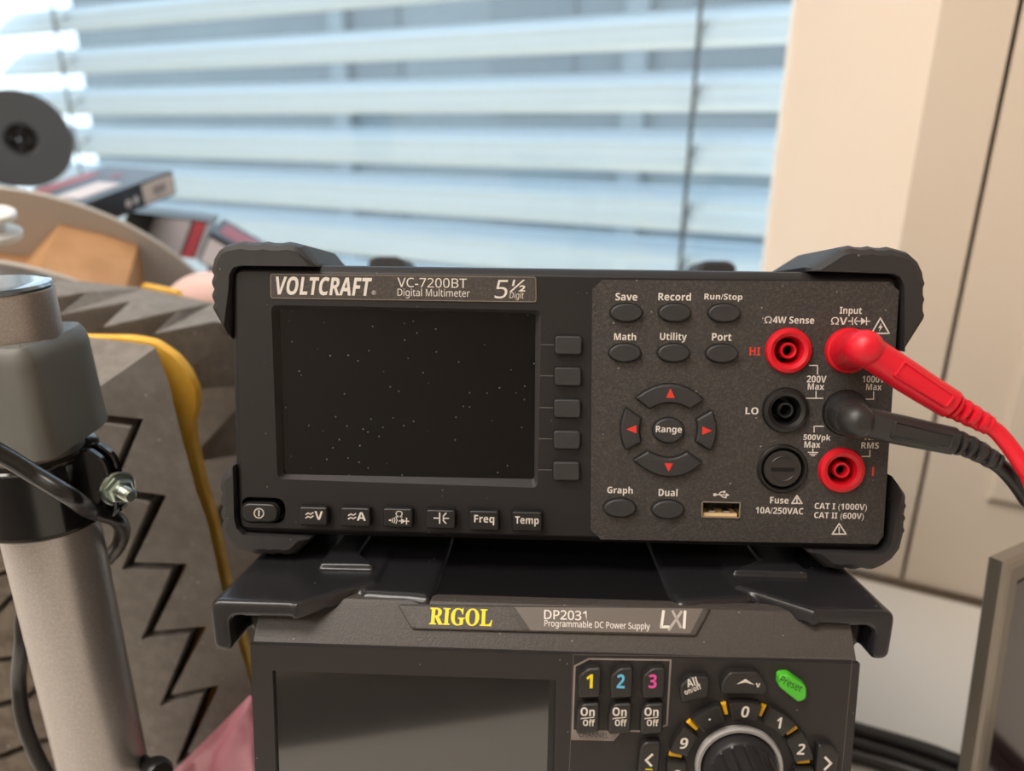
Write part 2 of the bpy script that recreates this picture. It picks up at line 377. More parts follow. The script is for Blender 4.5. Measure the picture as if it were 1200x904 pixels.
M['inkr'] = mat('red_ink', '#d8352a', .5)
M['inkg'] = mat('grey_ink', '#8d857d', .6)
M['badge'] = mat('badge_foil', '#3d3835', .45, grain=(1500, .4, .0002), mottle=(1500, '#524c47', .45, .7))
M['red'] = mat('red_plastic', '#cf0f22', .38)
M['blk'] = mat('black_plastic', '#161515', .38)
M['brass'] = mat('contact_brass', '#8d7a55', .35, metal=1)
M['steel'] = mat('port_steel', '#b9b6b0', .25, metal=1)
M['tongue'] = mat('port_tongue', '#d9b98c', .5)
M['shell'] = mat('case_metal', '#26262a', .5, grain=(700, .1, .0002))
mt = thing('digital_multimeter', 'black benchtop digital multimeter with dark screen and red sockets, on top of the power supply', 'multimeter', F.m)
def mp(mb, name, mats, parent=None, smooth=35, label=None): return tag(mb.build(name, mats, parent or mt, smooth), label)
# case behind the front
body = F.poly([(267.5, 309.5), (1058.8, 320), (1044.5, 649), (277, 628.5)])
body = [(-MW / 2, 0.0), (MW / 2, 0.0), (MW / 2, MH), (-MW / 2, MH)]
outl = roundp(body, .0055, 6)
mb = MB(); mb.loft(outl, [(.0025, .020), (.0025, .285), (.004, .287)], XYZ); mp(mb, 'case', M['shell'])
# front bezel: rim, then a flat face with openings
lcdo = F.poly([(317.7, 357.5), (634.5, 363.8), (630, 572), (325, 561.7)]); lcdo = roundp(lcdo, .0022, 4)
plate = F.poly([(694, 339), (706, 328), (1041, 330.5), (1053, 341), (1034.5, 628), (1028, 637.5), (704, 632), (692, 621)])
plate_in = inset(plate if sum(plate[i][0] * plate[(i + 1) % 8][1] - plate[(i + 1) % 8][0] * plate[i][1] for i in range(8)) else plate, .0012)
pwr = roundp(F.poly([(282, 582), (334.5, 584), (334.5, 614), (282, 612.5)]), .0042, 6)
face = inset(outl, .0030)
mb = MB(); mb.rings([[XYZ(x, z, d) for x, z in inset(outl, i)] for i, d in ((.0030, 0), (.0024, .0002), (.0006, .0022), (0, .0034), (0, .021))], False, True)
holed(face, [lcdo, plate_in, pwr], 0, .012, XYZ, mb)
mp(mb, 'front_bezel', M['bezel'])
# screen with its sloping frame
lcdi = F.poly([(328, 361.7), (627.5, 367.3), (626, 561.5), (333, 555.8)], .004); lcdi = roundp(lcdi, .0012, 4)
mb = MB(); mb.rings([[XYZ(x, z, 0) for x, z in lcdo], [XYZ(x, z, .004) for x, z in lcdi]], False, False)
sf = mp(mb, 'screen_frame', mat('screen_frame_plastic', '#3b3838', .42))
mb = MB(); mb.add([XYZ(x, z, .0039) for x, z in lcdi], [list(range(len(lcdi)))]); mp(mb, 'screen', M['lcd'], sf, None, 'switched-off black screen')
# right plate with socket holes
SOCK = {'hi': (922.9, 411, 27.2), 'input': (993, 411, 27.4), 'lo': (919.3, 480.5, 27.2), 'com': (990, 483.5, 27.5), 'fuse': (916, 549, 29.5), 'amp': (985, 550.7, 27.2)}
def sk(k):
    x, y, r = SOCK[k]; c = F.px(x, y); e = F.px(x + r, y); return c, abs(e[0] - c[0])
holes = [ell(sk(k)[0][0], sk(k)[0][1], sk(k)[1] * .97, sk(k)[1] * .97, 40) for k in SOCK]
ub = F.box(821.5, 587.5, 867, 606.5); holes.append([(ub[0], ub[1]), (ub[2], ub[1]), (ub[2], ub[3]), (ub[0], ub[3])])
mb = MB(); holed(plate, holes, -.0004, .004, XYZ, mb); fp = mp(mb, 'control_plate', M['plate'], None, None)
YP = -.0004
# printing on the plate
pr = Print(F, YP - .00006)
for s, l, t, r, b in (('Save', 721.3, 343.6, 747, 352.4), ('Record', 771.5, 343.2, 809.8, 352.4), ('Run/Stop', 825.5, 344.4, 870, 353.6), ('Math', 719.7, 390.4, 745.4, 399),
    ('Utility', 773.4, 390, 804.8, 401.5), ('Port', 834.3, 390.7, 857.3, 399.6), ('4W Sense', 905.8, 371.2, 954.3, 379.4), ('Ω', 896, 371, 904.6, 379), ('Input', 984, 360, 1010, 370.6),
    ('ΩV', 974, 371.8, 993, 380.6), ('200V', 945.5, 440.4, 968.5, 448.6), ('Max', 946.6, 449.6, 965.8, 457), ('1000V', 1010.5, 440.6, 1037, 448.6), ('Max', 1015, 450, 1033.3, 457.5),
    ('500Vpk', 941.5, 509.2, 973.3, 518.2), ('Max', 942.6, 517.6, 961.4, 525), ('10A', 1012, 508.5, 1028, 516), ('RMS', 1009.4, 518.6, 1030, 526), ('LO', 873.7, 477.6, 888.8, 485.8),
    ('Fuse', 902.5, 582.8, 924.2, 590.5), ('10A/250VAC', 885.5, 595, 941.5, 602.6), ('CAT I (1000V)', 954.5, 590.3, 1016, 599.6), ('CAT II (600V)', 954, 601, 1012.3, 610.2),
    ('Graph', 711.6, 570.5, 741.5, 581), ('Dual', 771.8, 573, 794, 581.8)):
    pr.text(s, l, t, r, b, 0, .022)
pr.text('HI', 878.4, 407, 891, 416.6, 1, .02); pr.line([(1023.2, 548.4), (1022.9, 557.2)], 2.2, 1)
pr.line([(994.5, 376.4), (999, 376.4)]).line([(999, 372.5), (999, 380.5)]).line([(1004, 372.4), (1001.8, 375), (1001.8, 378), (1004, 380.6)]).line([(1002, 376.5), (1009, 376.5)])
pr.fill([(1009, 372.3), (1015, 376.6), (1009, 380.8)]).line([(1015.4, 372.4), (1015.4, 380.8)]).line([(1015.4, 376.6), (1019.5, 376.6)])
pr.triangle(1020.4, 371.5, 1043, 391.8, 'z').triangle(927, 579.6, 940.8, 591.2, '!').triangle(974.4, 612.4, 992.4, 627.2, '!')
pr.line([(948.5, 428.5), (958, 428.5), (958, 438.6)]).line([(956.3, 458.8), (956.3, 466.8)]).line([(944.8, 467), (964.5, 467)])
pr.line([(1023.8, 459.5), (1023.8, 468), (1013.5, 468)]).line([(954, 506.4), (954, 499.8), (965, 499.8)]).line([(1019.4, 528), (1019.4, 535.2), (1010.5, 535.2)])
pr.line([(952.6, 526.4), (952.6, 530)]).line([(947, 530.4), (958.4, 530.6)]).line([(948.8, 532.4), (956.6, 532.6)], 1.).line([(950.8, 534.2), (954.6, 534.3)], 1.)
pr.line([(838, 580), (853.5, 580.3)]).fill([(851, 578), (855, 580.4), (851, 582.6)]).line([(842, 580), (845, 576.8), (848.4, 576.8)]).line([(844, 580), (847, 583), (850, 583)]).fill([(847.4, 575.4), (850.2, 575.4), (850.2, 578.2), (847.4, 578.2)]).fill([(849, 581.8), (851.5, 581.8), (851.5, 584.2), (849, 584.2)]).fill([(836, 578.4), (839.4, 578.4), (839.4, 581.6), (836, 581.6)])
mp(pr.mb, 'printed_legend', [M['ink'], M['inkr']], fp, None)
# label strip above the screen
strip = roundp(F.poly([(316.5, 320.5), (628.8, 324.3), (629.2, 355), (317, 350.3)]), .0012, 3)
mb = MB(); mb.loft(strip, [(.0002, -.0003), (0, 0), (0, .001)], XYZ); ls = mp(mb, 'name_strip', M['badge'])
mb = MB(); mb.rings([[XYZ(x, z, -.00032) for x, z in inset(strip, i)] for i in (.00015, .0004)], False, False, mi=0); mp(mb, 'strip_outline', mat('strip_edge_ink', '#7f756a', .5), ls, None)
pr = Print(F, -.00036)
pr.text('VOLTCRAFT', 323.5, 324.8, 436, 346.3, 0, .037, .22); pr.text('®', 435.6, 340.6, 440.4, 345.6, 0)
pr.text('VC-7200BT', 465.8, 326, 547, 337.2, 0, .0); pr.text('Digital Multimeter', 465.8, 338.6, 550.5, 350.2, 0, .0)
pr.text('5', 579.5, 328.2, 595.2, 350, 0, .0, .15); pr.text('½', 597, 328, 615.6, 342.2, 0, .012, .15); pr.text('Digit', 597, 342.4, 614, 352, 0, .0, .15)
mp(pr.mb, 'printed_name', [M['ink']], ls, None)
# keys
def key(name, pts, depth, mats, ch=.0006, y0=0., legend=None, label=None, rad=.0012, parent=None):
    o = roundp(F.poly(pts), rad, 4) if rad else F.poly(pts)
    mb = MB(); mb.loft(o, [(ch, -depth), (ch * .3, -depth + ch * .4), (0, -depth + ch), (0, y0 + .0035)], XYZ)
    if legend: pr = Print(F, -depth - .00006); pr.mb = mb; legend(pr)
    mats = mats if isinstance(mats, list) else [mats]; ym = y0 - (.00046 if y0 == 0 else 0)
    mb.rings([[XYZ(x, z, ym) for x, z in inset(o, -.00040)], [XYZ(x, z, ym) for x, z in o]], False, False, mi=len(mats))
    return mp(mb, name, mats + [M['dark']], parent, 35, label)
def box4(l, t, r, b, sl=.5): return [(l, t), (r, t + sl), (r, b + sl), (l, b)]
tick = Print(F, -.00006)
for t, b in ((393.6, 415), (430.2, 451.4), (467.4, 488.8), (504, 525.2), (540.2, 562)):
    c = (t + b) / 2; d = (c - 404) * .014; l, r = 650.4 - d, 681.4 - d * 1.2
    key('soft_key', box4(l, t, r, b), .0022, M['key']); tick.line([(634 - d * 1.6, c - .3), (l, c)], .8)
mp(tick.mb, 'key_tick_marks', mat('tick_ink', '#6c6661', .6), None, None)
def oval(name, cx, cy, rx, ry, leg=None, label=None): return key(name, ell(cx, cy, rx, ry, 32), .0022, [M['key'], M['ink']], .0007, 0, leg, label, 0)
for cx, cy in ((733.5, 366.6), (790, 366.6), (847.7, 367), (732, 413.5), (788.7, 413.6), (845, 414.3), (726, 594.5), (782, 596.3)): oval('function_button', cx, cy, 18.6, 10.6)
oval('range_button', 782.7, 504, 18, 14.4, lambda p: p.text('Range', 768.6, 499.6, 799, 509.4, 1, .025))
arc = lambda x0, y0, x1, y1, bx, by, n=8: [tuple((1 - t) ** 2 * Vector((x0, y0)) + 2 * t * (1 - t) * Vector((2 * bx - (x0 + x1) / 2, 2 * by - (y0 + y1) / 2)) + t * t * Vector((x1, y1))) for t in [i / n for i in range(n + 1)]]
RK = [M['key'], M['inkr']]
for pts, tri in ((arc(744.5, 466, 823.8, 467.8, 785, 449.8) + arc(807.6, 478.6, 761, 478.4, 784, 471.2), [(785.8, 455.2), (790.8, 466.6), (780.6, 466.4)]),
                 (arc(758.8, 528, 804.5, 529, 782.4, 536.2) + arc(821.6, 541.6, 741.8, 538.6, 783.4, 558), [(778.8, 543.2), (788.6, 543.4), (783.6, 553)]),
                 (arc(733, 478, 733, 526.6, 727.2, 503) + arc(750.8, 517.2, 751, 489.8, 748.4, 503), [(734, 503.4), (745.8, 498.4), (745.8, 508.2)]),
                 (arc(833.2, 480.6, 831.4, 527.2, 838.2, 504) + arc(814.2, 516.6, 815.4, 491, 816.6, 504), [(834.4, 505), (823, 500.2), (823, 509.8)])):
    key('arrow_button', pts, .0022, RK, .0006, 0, lambda p, t=tri: p.fill(t, 1), None, .0004)
DK = [M['keyd'], M['ink']]
def L(fn): return fn
def wave(p, x, y):
    for dy in (0, 4): p.line([(x, y + dy + 1.2), (x + 2.6, y + dy - .6), (x + 5.4, y + dy + 1), (x + 8.2, y + dy - .8)], 1.5, 1)
bot = [((353.8, 591.5, 386.4, 613), lambda p: (wave(p, 358.5, 602), p.text('V', 368.6, 599.4, 378.4, 609.4, 1, .03))),
       ((401.8, 592.4, 435.8, 614.4), lambda p: (wave(p, 408.5, 603.2), p.text('A', 418, 600.6, 428.8, 610.6, 1, .03))),
       ((451, 593.2, 485, 615.2), lambda p: (p.text('Ω', 463.6, 599, 471.8, 606.4, 1, .03), p.line([(467.6, 610.8), (479, 611.2)], 1.2, 1), p.fill([(470, 607.8), (475.6, 611), (470, 614.2)], 1), p.line([(476.4, 607.6), (476.4, 614.4)], 1.4, 1),
            p.line([(456.6, 610), (457.6, 610)], 2., 1), p.line([(459.6, 608), (460.4, 610), (459.6, 612.2)], 1., 1), p.line([(461.8, 607), (463, 610), (461.8, 613)], 1., 1), p.line([(464, 606.4), (465.4, 610), (464, 613.8)], 1., 1))),
       ((501, 594.8, 534.6, 617), lambda p: (p.line([(508.8, 607.4), (515, 607.5)], 1.4, 1), p.line([(515.2, 601.6), (515.2, 613.4)], 1.6, 1), p.line([(522.6, 601.8), (519.6, 605), (519.6, 610.4), (522.6, 613.6)], 1.5, 1), p.line([(519.8, 607.7), (525.6, 607.8)], 1.4, 1))),
       ((550.8, 595.8, 585, 619), lambda p: p.text('Freq', 555.6, 604, 579.2, 615.6, 1, .025)), ((600.6, 597, 635, 620), lambda p: p.text('Temp', 603.6, 605.6, 631.4, 617, 1, .025))]
for (l, t, r, b), leg in bot: key('measurement_key', box4(l, t, r, b, .8), .0034, DK, .0007, 0, leg, None, .0009)
# power key in its pill-shaped recess
mb = MB(); mb.rings([[XYZ(x, z, d) for x, z in inset(pwr, i)] for i, d in ((0, 0), (.0003, .006))], False, True); pw = mp(mb, 'power_recess', M['blk'])
key('power_key', [(285, 588.6), (327, 590), (327, 611.2), (285, 610)], .0018, DK, .0008, 0, lambda p: (p.line([(303.4 + 5.6 * math.cos(q * .5236), 601.8 + 5.6 * math.sin(q * .5236)) for q in range(12)], 1.3, 1, True), p.line([(303.4, 599), (303.4, 604.6)], 1.6, 1)), 'pill-shaped power key with a white power symbol', .0030, pw)
# sockets
def socket(k, m, hole):
    c, r = sk(k); o = Vector((c[0], YP, c[1])); ax = (0, -1, 0)
    mb = MB(); mb.lathe([(r, -.012), (r, .0008), (r * .95, .0016), (r * .80, .0020), (r * .64, .0014), (r * .56, -.0006), (r * .55, -.012)], o, ax, 40)
    mb.lathe([(r * .36, -.012), (r * .36, .0006), (r * .32, .0010), (r * .25, .0008), (r * .21, -.001), (r * .21, -.012)], o, ax, 28)
    mb.lathe([(r * .55, -.0085), (r * .0, -.0086)], o, ax, 28, mi=1)
    mb.lathe([(r * .2, -.002), (r * .2, -.0085)], o, ax, 20, mi=2)
    mp(mb, 'banana_socket', [m, M['blk'], M['brass']], None, 40, 'red ring socket' if m is M['red'] else 'black ring socket')
socket('hi', M['red'], 1); socket('input', M['red'], 1); socket('lo', M['blk'], 1); socket('com', M['blk'], 1); socket('amp', M['red'], 1)
c, r = sk('fuse'); o = Vector((c[0], YP, c[1]))
mb = MB(); mb.lathe([(r, -.01), (r, .0006), (r * .95, .0012), (r * .86, .0012), (r * .82, 0), (r * .80, -.010)], o, (0, -1, 0), 40); fh = mp(mb, 'fuse_holder', M['blk'])
mb = MB(); mb.lathe([(r * .77, -.01), (r * .77, .0002), (r * .72, .0008), (r * .05, .0008)], o, (0, -1, 0), 40, cap1=True)
mb.box((c[0] - r * .46, YP - .00095, c[1] - r * .10), (c[0] + r * .46, YP - .0004, c[1] + r * .06), 1)
for q0 in (35, 215):
    pts = [(c[0] + r * .5 * math.cos(math.radians(q0 + d)), YP - .0008, c[1] + r * .5 * math.sin(math.radians(q0 + d))) for d in range(0, 111, 10)]; mb.tube(pts, .00025, 6)
mp(mb, 'fuse_cap', [mat('fuse_cap_plastic', '#2b2929', .42), mat('slot_black', '#040404', .9)], fh, 40)
# usb port
x0, z0, x1, z1 = ub
mb = MB()
for a, b in (((x0, z1 - .0004), (x1, z1)), ((x0, z0), (x1, z0 + .0004)), ((x0, z0), (x0 + .0004, z1)), ((x1 - .0004, z0), (x1, z1))): mb.box((a[0], -.0008, a[1]), (b[0], .010, b[1]))
us = mp(mb, 'usb_port', M['steel'], None, None)
mb = MB(); mb.box((x0 + .0004, .008, z0), (x1 - .0004, .0085, z1), 1); mb.box((x0 + .0008, .0004, z0 + .0004), (x1 - .0008, .008, z0 + .0013), 0)
for q in range(2): mb.box((x0 + .003 + q * .0052, .0006, z0 + .0013), (x0 + .0052 + q * .0052, .006, z0 + .0022), 2)
mp(mb, 'usb_tongue', [M['tongue'], M['blk'], M['steel']], us, None)
# corner bumpers, front and rear
def bumper(front_px, inner_px, name='corner_bumper', dy=0., ext=0., lip=.0022):
    o = F.poly(front_px) + F.poly(inner_px)
    n = len(front_px); mb = MB(); base = [Vector(p) for p in o]
    ins = inset(o, .0030)
    ringA = [ins[i] if i < n else o[i] for i in range(len(o))]; ins2 = inset(o, .0012); ringB = [ins2[i] if i < n else o[i] for i in range(len(o))]
    mb.rings([[XYZ(x, z, d) for x, z in rg] for rg, d in ((ringA, -lip), (ringB, -lip * .4), (o, .0025), (o, .040))])
    return mp(mb, name, M['rubber'], None, 30)
def wav(a, b, n, amp, side):             # scalloped grip edge between two photo positions
    a, b = Vector(a), Vector(b); d = (b - a); q = Vector((d.y, -d.x)).normalized() * side; out = []
    for i in range(n * 3):
        t = i / (n * 3 - 1); out.append(tuple(a + d * t + q * (amp if i % 3 == 1 else 0)))
    return out
TLp = [(270, 398), (249, 366)] + wav((246.5, 360), (245.5, 318), 3, 2.2, -1) + [(249, 302), (255, 292), (264, 286)] + wav((276, 283.5), (346, 284.5), 3, 1.6, 1) + [(355, 287), (374, 309)]
TLi = [(374, 312.5), (283, 311.8), (276, 314), (271.5, 322), (270.5, 340)]
TRp = [(946, 313), (982, 290.5)] + wav((990, 288.5), (1050, 290.5), 3, 1.6, 1) + [(1066, 295), (1077, 305), (1083, 318)] + wav((1084.2, 326), (1083.8, 376), 3, 2.2, 1) + [(1061, 412)]
TRi = [(1057, 412), (1056.5, 336), (1052, 326), (1043, 321), (948, 318)]
BLp = [(366, 632), (345, 651.5)] + wav((340, 651.4), (296, 650.4), 3, 1.6, 1) + [(278, 646), (265, 636), (258.5, 622)] + wav((257.4, 616), (256, 572), 3, 2.2, -1)[::1] + [(257, 558), (273, 543)]
BLi = [(275.5, 545), (277, 606), (280, 618), (288, 625.5), (364, 630)]
BRp = [(1049, 560), (1063.5, 580)] + wav((1063, 588), (1060.5, 626), 3, 2.2, 1) + [(1056, 644), (1046, 657), (1034, 665)] + wav((1026, 668.5), (976, 668.5), 3, 1.6, 1)[::1] + [(969, 667.5), (946, 648)]
BRi = [(950, 645.5), (1028, 647.5), (1036, 644), (1041, 636), (1043.5, 622)]
for a, b in ((TLp, TLi), (TRp, TRi), (BLp, BLi), (BRp, BRi)): bumper(a, b)
for sx in (-1, 1):                       # rear bumpers: taller rubber corners at the back of the case
    for up in (0, 1):
        if up: o = [(.1205, MH + .0195), (.1255, MH + .016), (.1255, .075), (.117, .07), (.117, MH - .003), (.095, MH - .003), (.095, MH + .006), (.103, MH + .0195)]
        else: o = [(.1255, .03), (.1255, -.002), (.1205, -.008), (.10, -.008), (.093, 0), (.117, .002), (.117, .025)]
        o = roundp([(sx * x, z) for x, z in o], .004, 4); mb = MB(); mb.loft(o, [(.002, .248), (0, .251), (0, .292), (.002, .295)], XYZ); mp(mb, 'rear_bumper', M['rubber'], None, 30)
# ---------------------------------------------------------------- bench power supply under the meter
ZR = .2425
_l, _r = Vector(((295 - CX) / FPX * ZR, (752 - CY) / FPX * ZR, ZR)), None
ar = Vector((.99922, .01934, -.03434)); br = Vector((0, .989, .145)); br = (br - ar * br.dot(ar)).normalized(); nr = ar.cross(br)
G = Frame(CO + cw(_l), cw(ar), cw(nr), cw(-br))          # provisional origin: top left of the face
wR = G.px(1006.5, 765)[0]
RH = .146                                                # face height below the sloping band
G = Frame(CO + cw(_l + ar * wR / 2 + br * RH), cw(ar), cw(nr), cw(-br))
RW = wR
M['pface'] = dusty(mat('supply_face', '#282525', .46, grain=(900, .15, .0002)), 260, .07, '#6d6864', .35)
M['pface'].node_tree.nodes['Principled BSDF'].inputs['Specular IOR Level'].default_value = .38
M['pband'] = dusty(mat('supply_band', '#3d3835', .5, grain=(1500, .4, .0003), mottle=(1500, '#47413d', .45, .7)), 260, .07, '#7d776f', .5)
M['pkey'] = mat('supply_key', '#211f1e', .42, grain=(1000, .1, .0002))
M['ptop'] = mat('supply_top', '#161517', .32)
M['horn'] = dusty(mat('bumper_rubber', '#222124', .27, grain=(900, .1, .0002)), 200, .06, '#6a6866', .6)
M['line'] = mat('frame_line', '#8e8480', .5)
M['yel'] = mat('yellow_ink', '#e8d21e', .5); M['cyn'] = mat('cyan_ink', '#5fb4dc', .5); M['mag'] = mat('magenta_ink', '#d8489c', .5)
M['ora'] = mat('amber_light_guide', '#d9a312', .4)
M['grn'] = mat('green_key', '#4cb52e', .4); M['inkk'] = mat('black_ink', '#11160f', .6)
M['lcd2'] = mat('supply_lcd_glass', '#161617', .09, spec=1.0, coat=.8)
ps = thing('power_supply', 'black programmable bench power supply with yellow lettering and a green key, beneath the multimeter', 'power supply', G.m)
def rp(mb, name, mats, parent=None, smooth=35, label=None): return tag(mb.build(name, mats, parent or ps, smooth), label)
hw = RW / 2
# section of the body seen from the side: face, sloping band, lip, top
BY, BZ = .0075, RH + .0106                               # where the band meets the lip
mb = MB(); sec = [(0, 0), (0, RH), (BY, BZ), (BY + .001, BZ + .0012), (BY + .0035, BZ + .0018), (BY + .0065, BZ + .0012), (.235, BZ + .0012), (.235, 0)]
mb.rings([[(x, y, z) for y, z in sec] for x in (-hw + .0006, hw - .0006)], mi=0)
for i, f in enumerate(mb.f):                             # colour the band and the top
    vs = [mb.v[q] for q in f]
    if len(f) == 4:
        my = sum(v.y for v in vs) / 4; mz = sum(v.z for v in vs) / 4
        if RH < mz < BZ and my < BY: mb.m[i] = 1
        elif my > BY and mz > BZ and my > .02: mb.m[i] = 2
        elif mz > BZ: mb.m[i] = 1
lcdf = G.poly([(322, 783), (651.5, 792.5)]); (lx0, lz1), (lx1, lz1b) = lcdf; lz1 = (lz1 + lz1b) / 2; lz0 = lz1 - .068
mb2 = MB(); front = [(-hw + .0003, .001), (hw - .0003, .001), (hw - .0003, RH), (-hw + .0003, RH)]
holed(front, [[(lx0, lz0), (lx1, lz0), (lx1, lz1), (lx0, lz1)]], -.0022, -.0001, XYZ, mb2)
rp(mb, 'case', [M['pface'], M['pband'], M['ptop']], None, 30)
fb = rp(mb2, 'front_bezel', M['pface'], None, 30)
mb = MB(); mb.add([XYZ(x, z, -.0007) for x, z in ((lx0, lz0), (lx1, lz0), (lx1, lz1), (lx0, lz1))], [[0, 1, 2, 3]]); mb.add([XYZ(x, z, -.0008) for x, z in ((lx1 - .0022, lz0), (lx1, lz0), (lx1, lz1), (lx1 - .0022, lz1))], [[0, 1, 2, 3]], 1)
rp(mb, 'screen', [M['lcd2'], M['blk']], None, None, 'switched-off grey screen')
# badge on the sloping band
bd_ = Vector((BY, BZ - RH)).normalized(); bn = Vector((-bd_.y, bd_.x))
BF = Frame(G.o + G.Z * RH, G.X, (G.Y * bd_.y - G.Z * bd_.x), (G.Y * bd_.x + G.Z * bd_.y))
def bmap(off): return lambda x, z, d: tuple(G.loc(BF.o + BF.X * x + BF.Z * z + BF.Y * (d + off)))
bo = BF.poly([(465, 708), (833, 713), (815, 746.5), (483, 738.5)])
rim = roundp(bo, .001, 3)
mb = MB(); mb.loft(rim, [(.0008, -.0012), (.0002, -.0009), (0, 0.0002)], bmap(0), True, True); bg_ = rp(mb, 'name_badge', M['pband'])
mb = MB(); q = BF.poly([(472, 710.5), (594, 711.5), (612, 739), (488, 736.5)], -.0013); mb.add([bmap(-.00126)(x, z, 0) for x, z in q], [[0, 1, 2, 3]], 0)
q = BF.poly([(603, 711.6), (824, 713.6), (809, 742.6), (622, 739.2)], -.0013); mb.add([bmap(-.00126)(x, z, 0) for x, z in q], [[0, 1, 2, 3]], 1)
rp(mb, 'badge_foil', [M['badge'], mat('badge_foil_light', '#655d57', .42, grain=(1500, .4, .0002))], bg_, None)
class BPrint(Print):
    pass
pr = Print(BF, -.00134)
pr.text('\U0001D411\U0001D408\U0001D406\U0001D40E\U0001D40B', 503.5, 713, 577, 733.6, 0, .012)
pr.text('DP2031', 637.6, 715.6, 687.4, 726.8, 1, .012); pr.text('Programmable DC Power Supply', 638, 728.4, 761.6, 738.6, 1, .008)
pr.line([(777.5, 717), (775, 735), (783, 735)], 3., 1).line([(788.5, 717), (797.5, 735)], 2.8, 2).line([(798.5, 717.4), (784, 738)], 2.8, 2).line([(802.8, 717.4), (801.6, 735.6)], 3., 1)
for v in range(len(pr.mb.v)): pr.mb.v[v] = G.loc(BF.o + BF.X * pr.mb.v[v].x + BF.Y * pr.mb.v[v].y + BF.Z * pr.mb.v[v].z)
rp(pr.mb, 'printed_name', [M['yel'], M['ink'], mat('silver_ink', '#a8a29a', .4)], bg_, None)
# face printing
YF = -.0022
pr = Print(G, YF - .00006)
pr.line([(672, 767.5), (999, 772), (986, 912)], .7, 0).line([(672, 767.5), (668.6, 870), (667, 905)], .7, 0)
pr.line([(673.5, 781), (690, 772.6), (786, 774), (781.5, 850), (763.5, 857.5), (727.5, 857), (718.5, 867.8), (670.5, 866.6)], 1.9, 1, True)
pr.fill([(671.4, 855.6), (727.5, 857), (718.5, 867.8), (670.5, 866.6)], 2); pr.y -= .00004; pr.text('CHANNEL', 678.5, 858.8, 713, 864.6, 3, .0); pr.y += .00004
rp(pr.mb, 'printed_legend', [mat('groove_ink', '#5a534f', .6), M['line'], mat('channel_patch', '#7d7370', .5), M['pface']], fb, None)
def slant(p, t, a, b, h, mi=1, bold=.0):
    vs, fs = glyphs(t, bold); A, B = Vector(G.px(*a, p.y)), Vector(G.px(*b, p.y)); d_ = B - A; n_ = Vector((-d_.y, d_.x)).normalized() * h * .000278
    p.mb.add([((A + d_ * u + n_ * v).x, p.y, (A + d_ * u + n_ * v).y) for u, v in vs], fs, mi)
def rkey(name, pts, depth, legend=None, mats=None, rad=.0011, ch=.0008, label=None):
    o = roundp(G.poly(pts, YF), rad, 4)
    mb = MB(); mb.loft(o, [(ch, YF - depth), (ch * .3, YF - depth + ch * .4), (0, YF - depth + ch), (0, YF + .0015)], XYZ)
    if legend: p = Print(G, YF - depth - .00006); p.mb = mb; legend(p)
    return rp(mb, name, mats or [M['pkey'], M['ink']], None, 35, label)
D = .0030
for i, (ch_, m) in enumerate((('1', 'yel'), ('2', 'cyn'), ('3', 'mag'))):
    dx, dy = 37.4 * i, .1 * i; sh = lambda pts: [(x + dx - .3 * i, y + dy) for x, y in pts]
    rkey('channel_key', sh([(677, 788), (688, 778.6), (704, 777.6), (702.6, 812), (677.6, 813.6)]), D, lambda p, c=ch_, q=dx: p.text(c, 685.4 + q + (1.5 if c == '1' else 0), 790.6, 694.8 + q, 807, 1, .035), [M['pkey'], M[m]], label='channel key numbered ' + ch_)
    rkey('output_key', sh([(675.4, 829.6), (682, 820), (702.2, 818.8), (700.8, 853.4), (675, 855.8)]), D, lambda p, q=dx: (p.text('On', 680.4 + q, 829.6, 697 + q, 839.6, 1, .03), p.line([(681 + q, 842.6), (695.8 + q, 841)], 1.1, 1), p.text('Off', 683.2 + q, 843.4, 697 + q, 851.4, 1, .03)))
rkey('all_output_key', [(794.4, 799.4), (807, 788), (829.4, 788.6), (828, 812.6), (796.8, 818.4)], D, lambda p: (slant(p, 'All', (806, 806), (818.4, 802.6), 10, 1, .02), slant(p, 'on/off', (803.4, 815), (822.8, 807.4), 7, 1, .02)))
rkey('up_key', [(842.4, 796), (852.4, 783), (886.4, 783), (897, 800.4), (893.8, 809), (843, 808.4)], D, lambda p: (p.fill([(863, 802.4), (873.6, 796), (884, 803), (873.6, 800)], 1), p.text('v', 885.6, 801, 891, 806, 1, .02)))
rkey('preset_key', [(909.4, 786.4), (921.4, 785), (941.6, 799.4), (941.6, 813.6), (932, 818), (909, 799.6)], D * 1.1, lambda p: slant(p, 'Preset', (912.6, 799.6), (937.6, 811.6), 8.4), [M['grn'], M['inkk']], label='green key printed in black')
rkey('left_key', [(749, 870), (755, 864), (773, 864.4), (769, 912), (745, 912)], D, lambda p: (p.line([(764, 885), (757, 891.4), (763, 897.6)], 2.6, 1), p.line([(757, 902), (764, 902.4)], 1.2, 2)), [M['pkey'], M['ink'], M['yel']])
rkey('right_key', [(955, 866.6), (971, 868), (979.6, 877), (975, 912), (951, 912)], D, lambda p: p.line([(967.4, 888.4), (973.8, 895), (966.8, 902)], 2.6, 1))
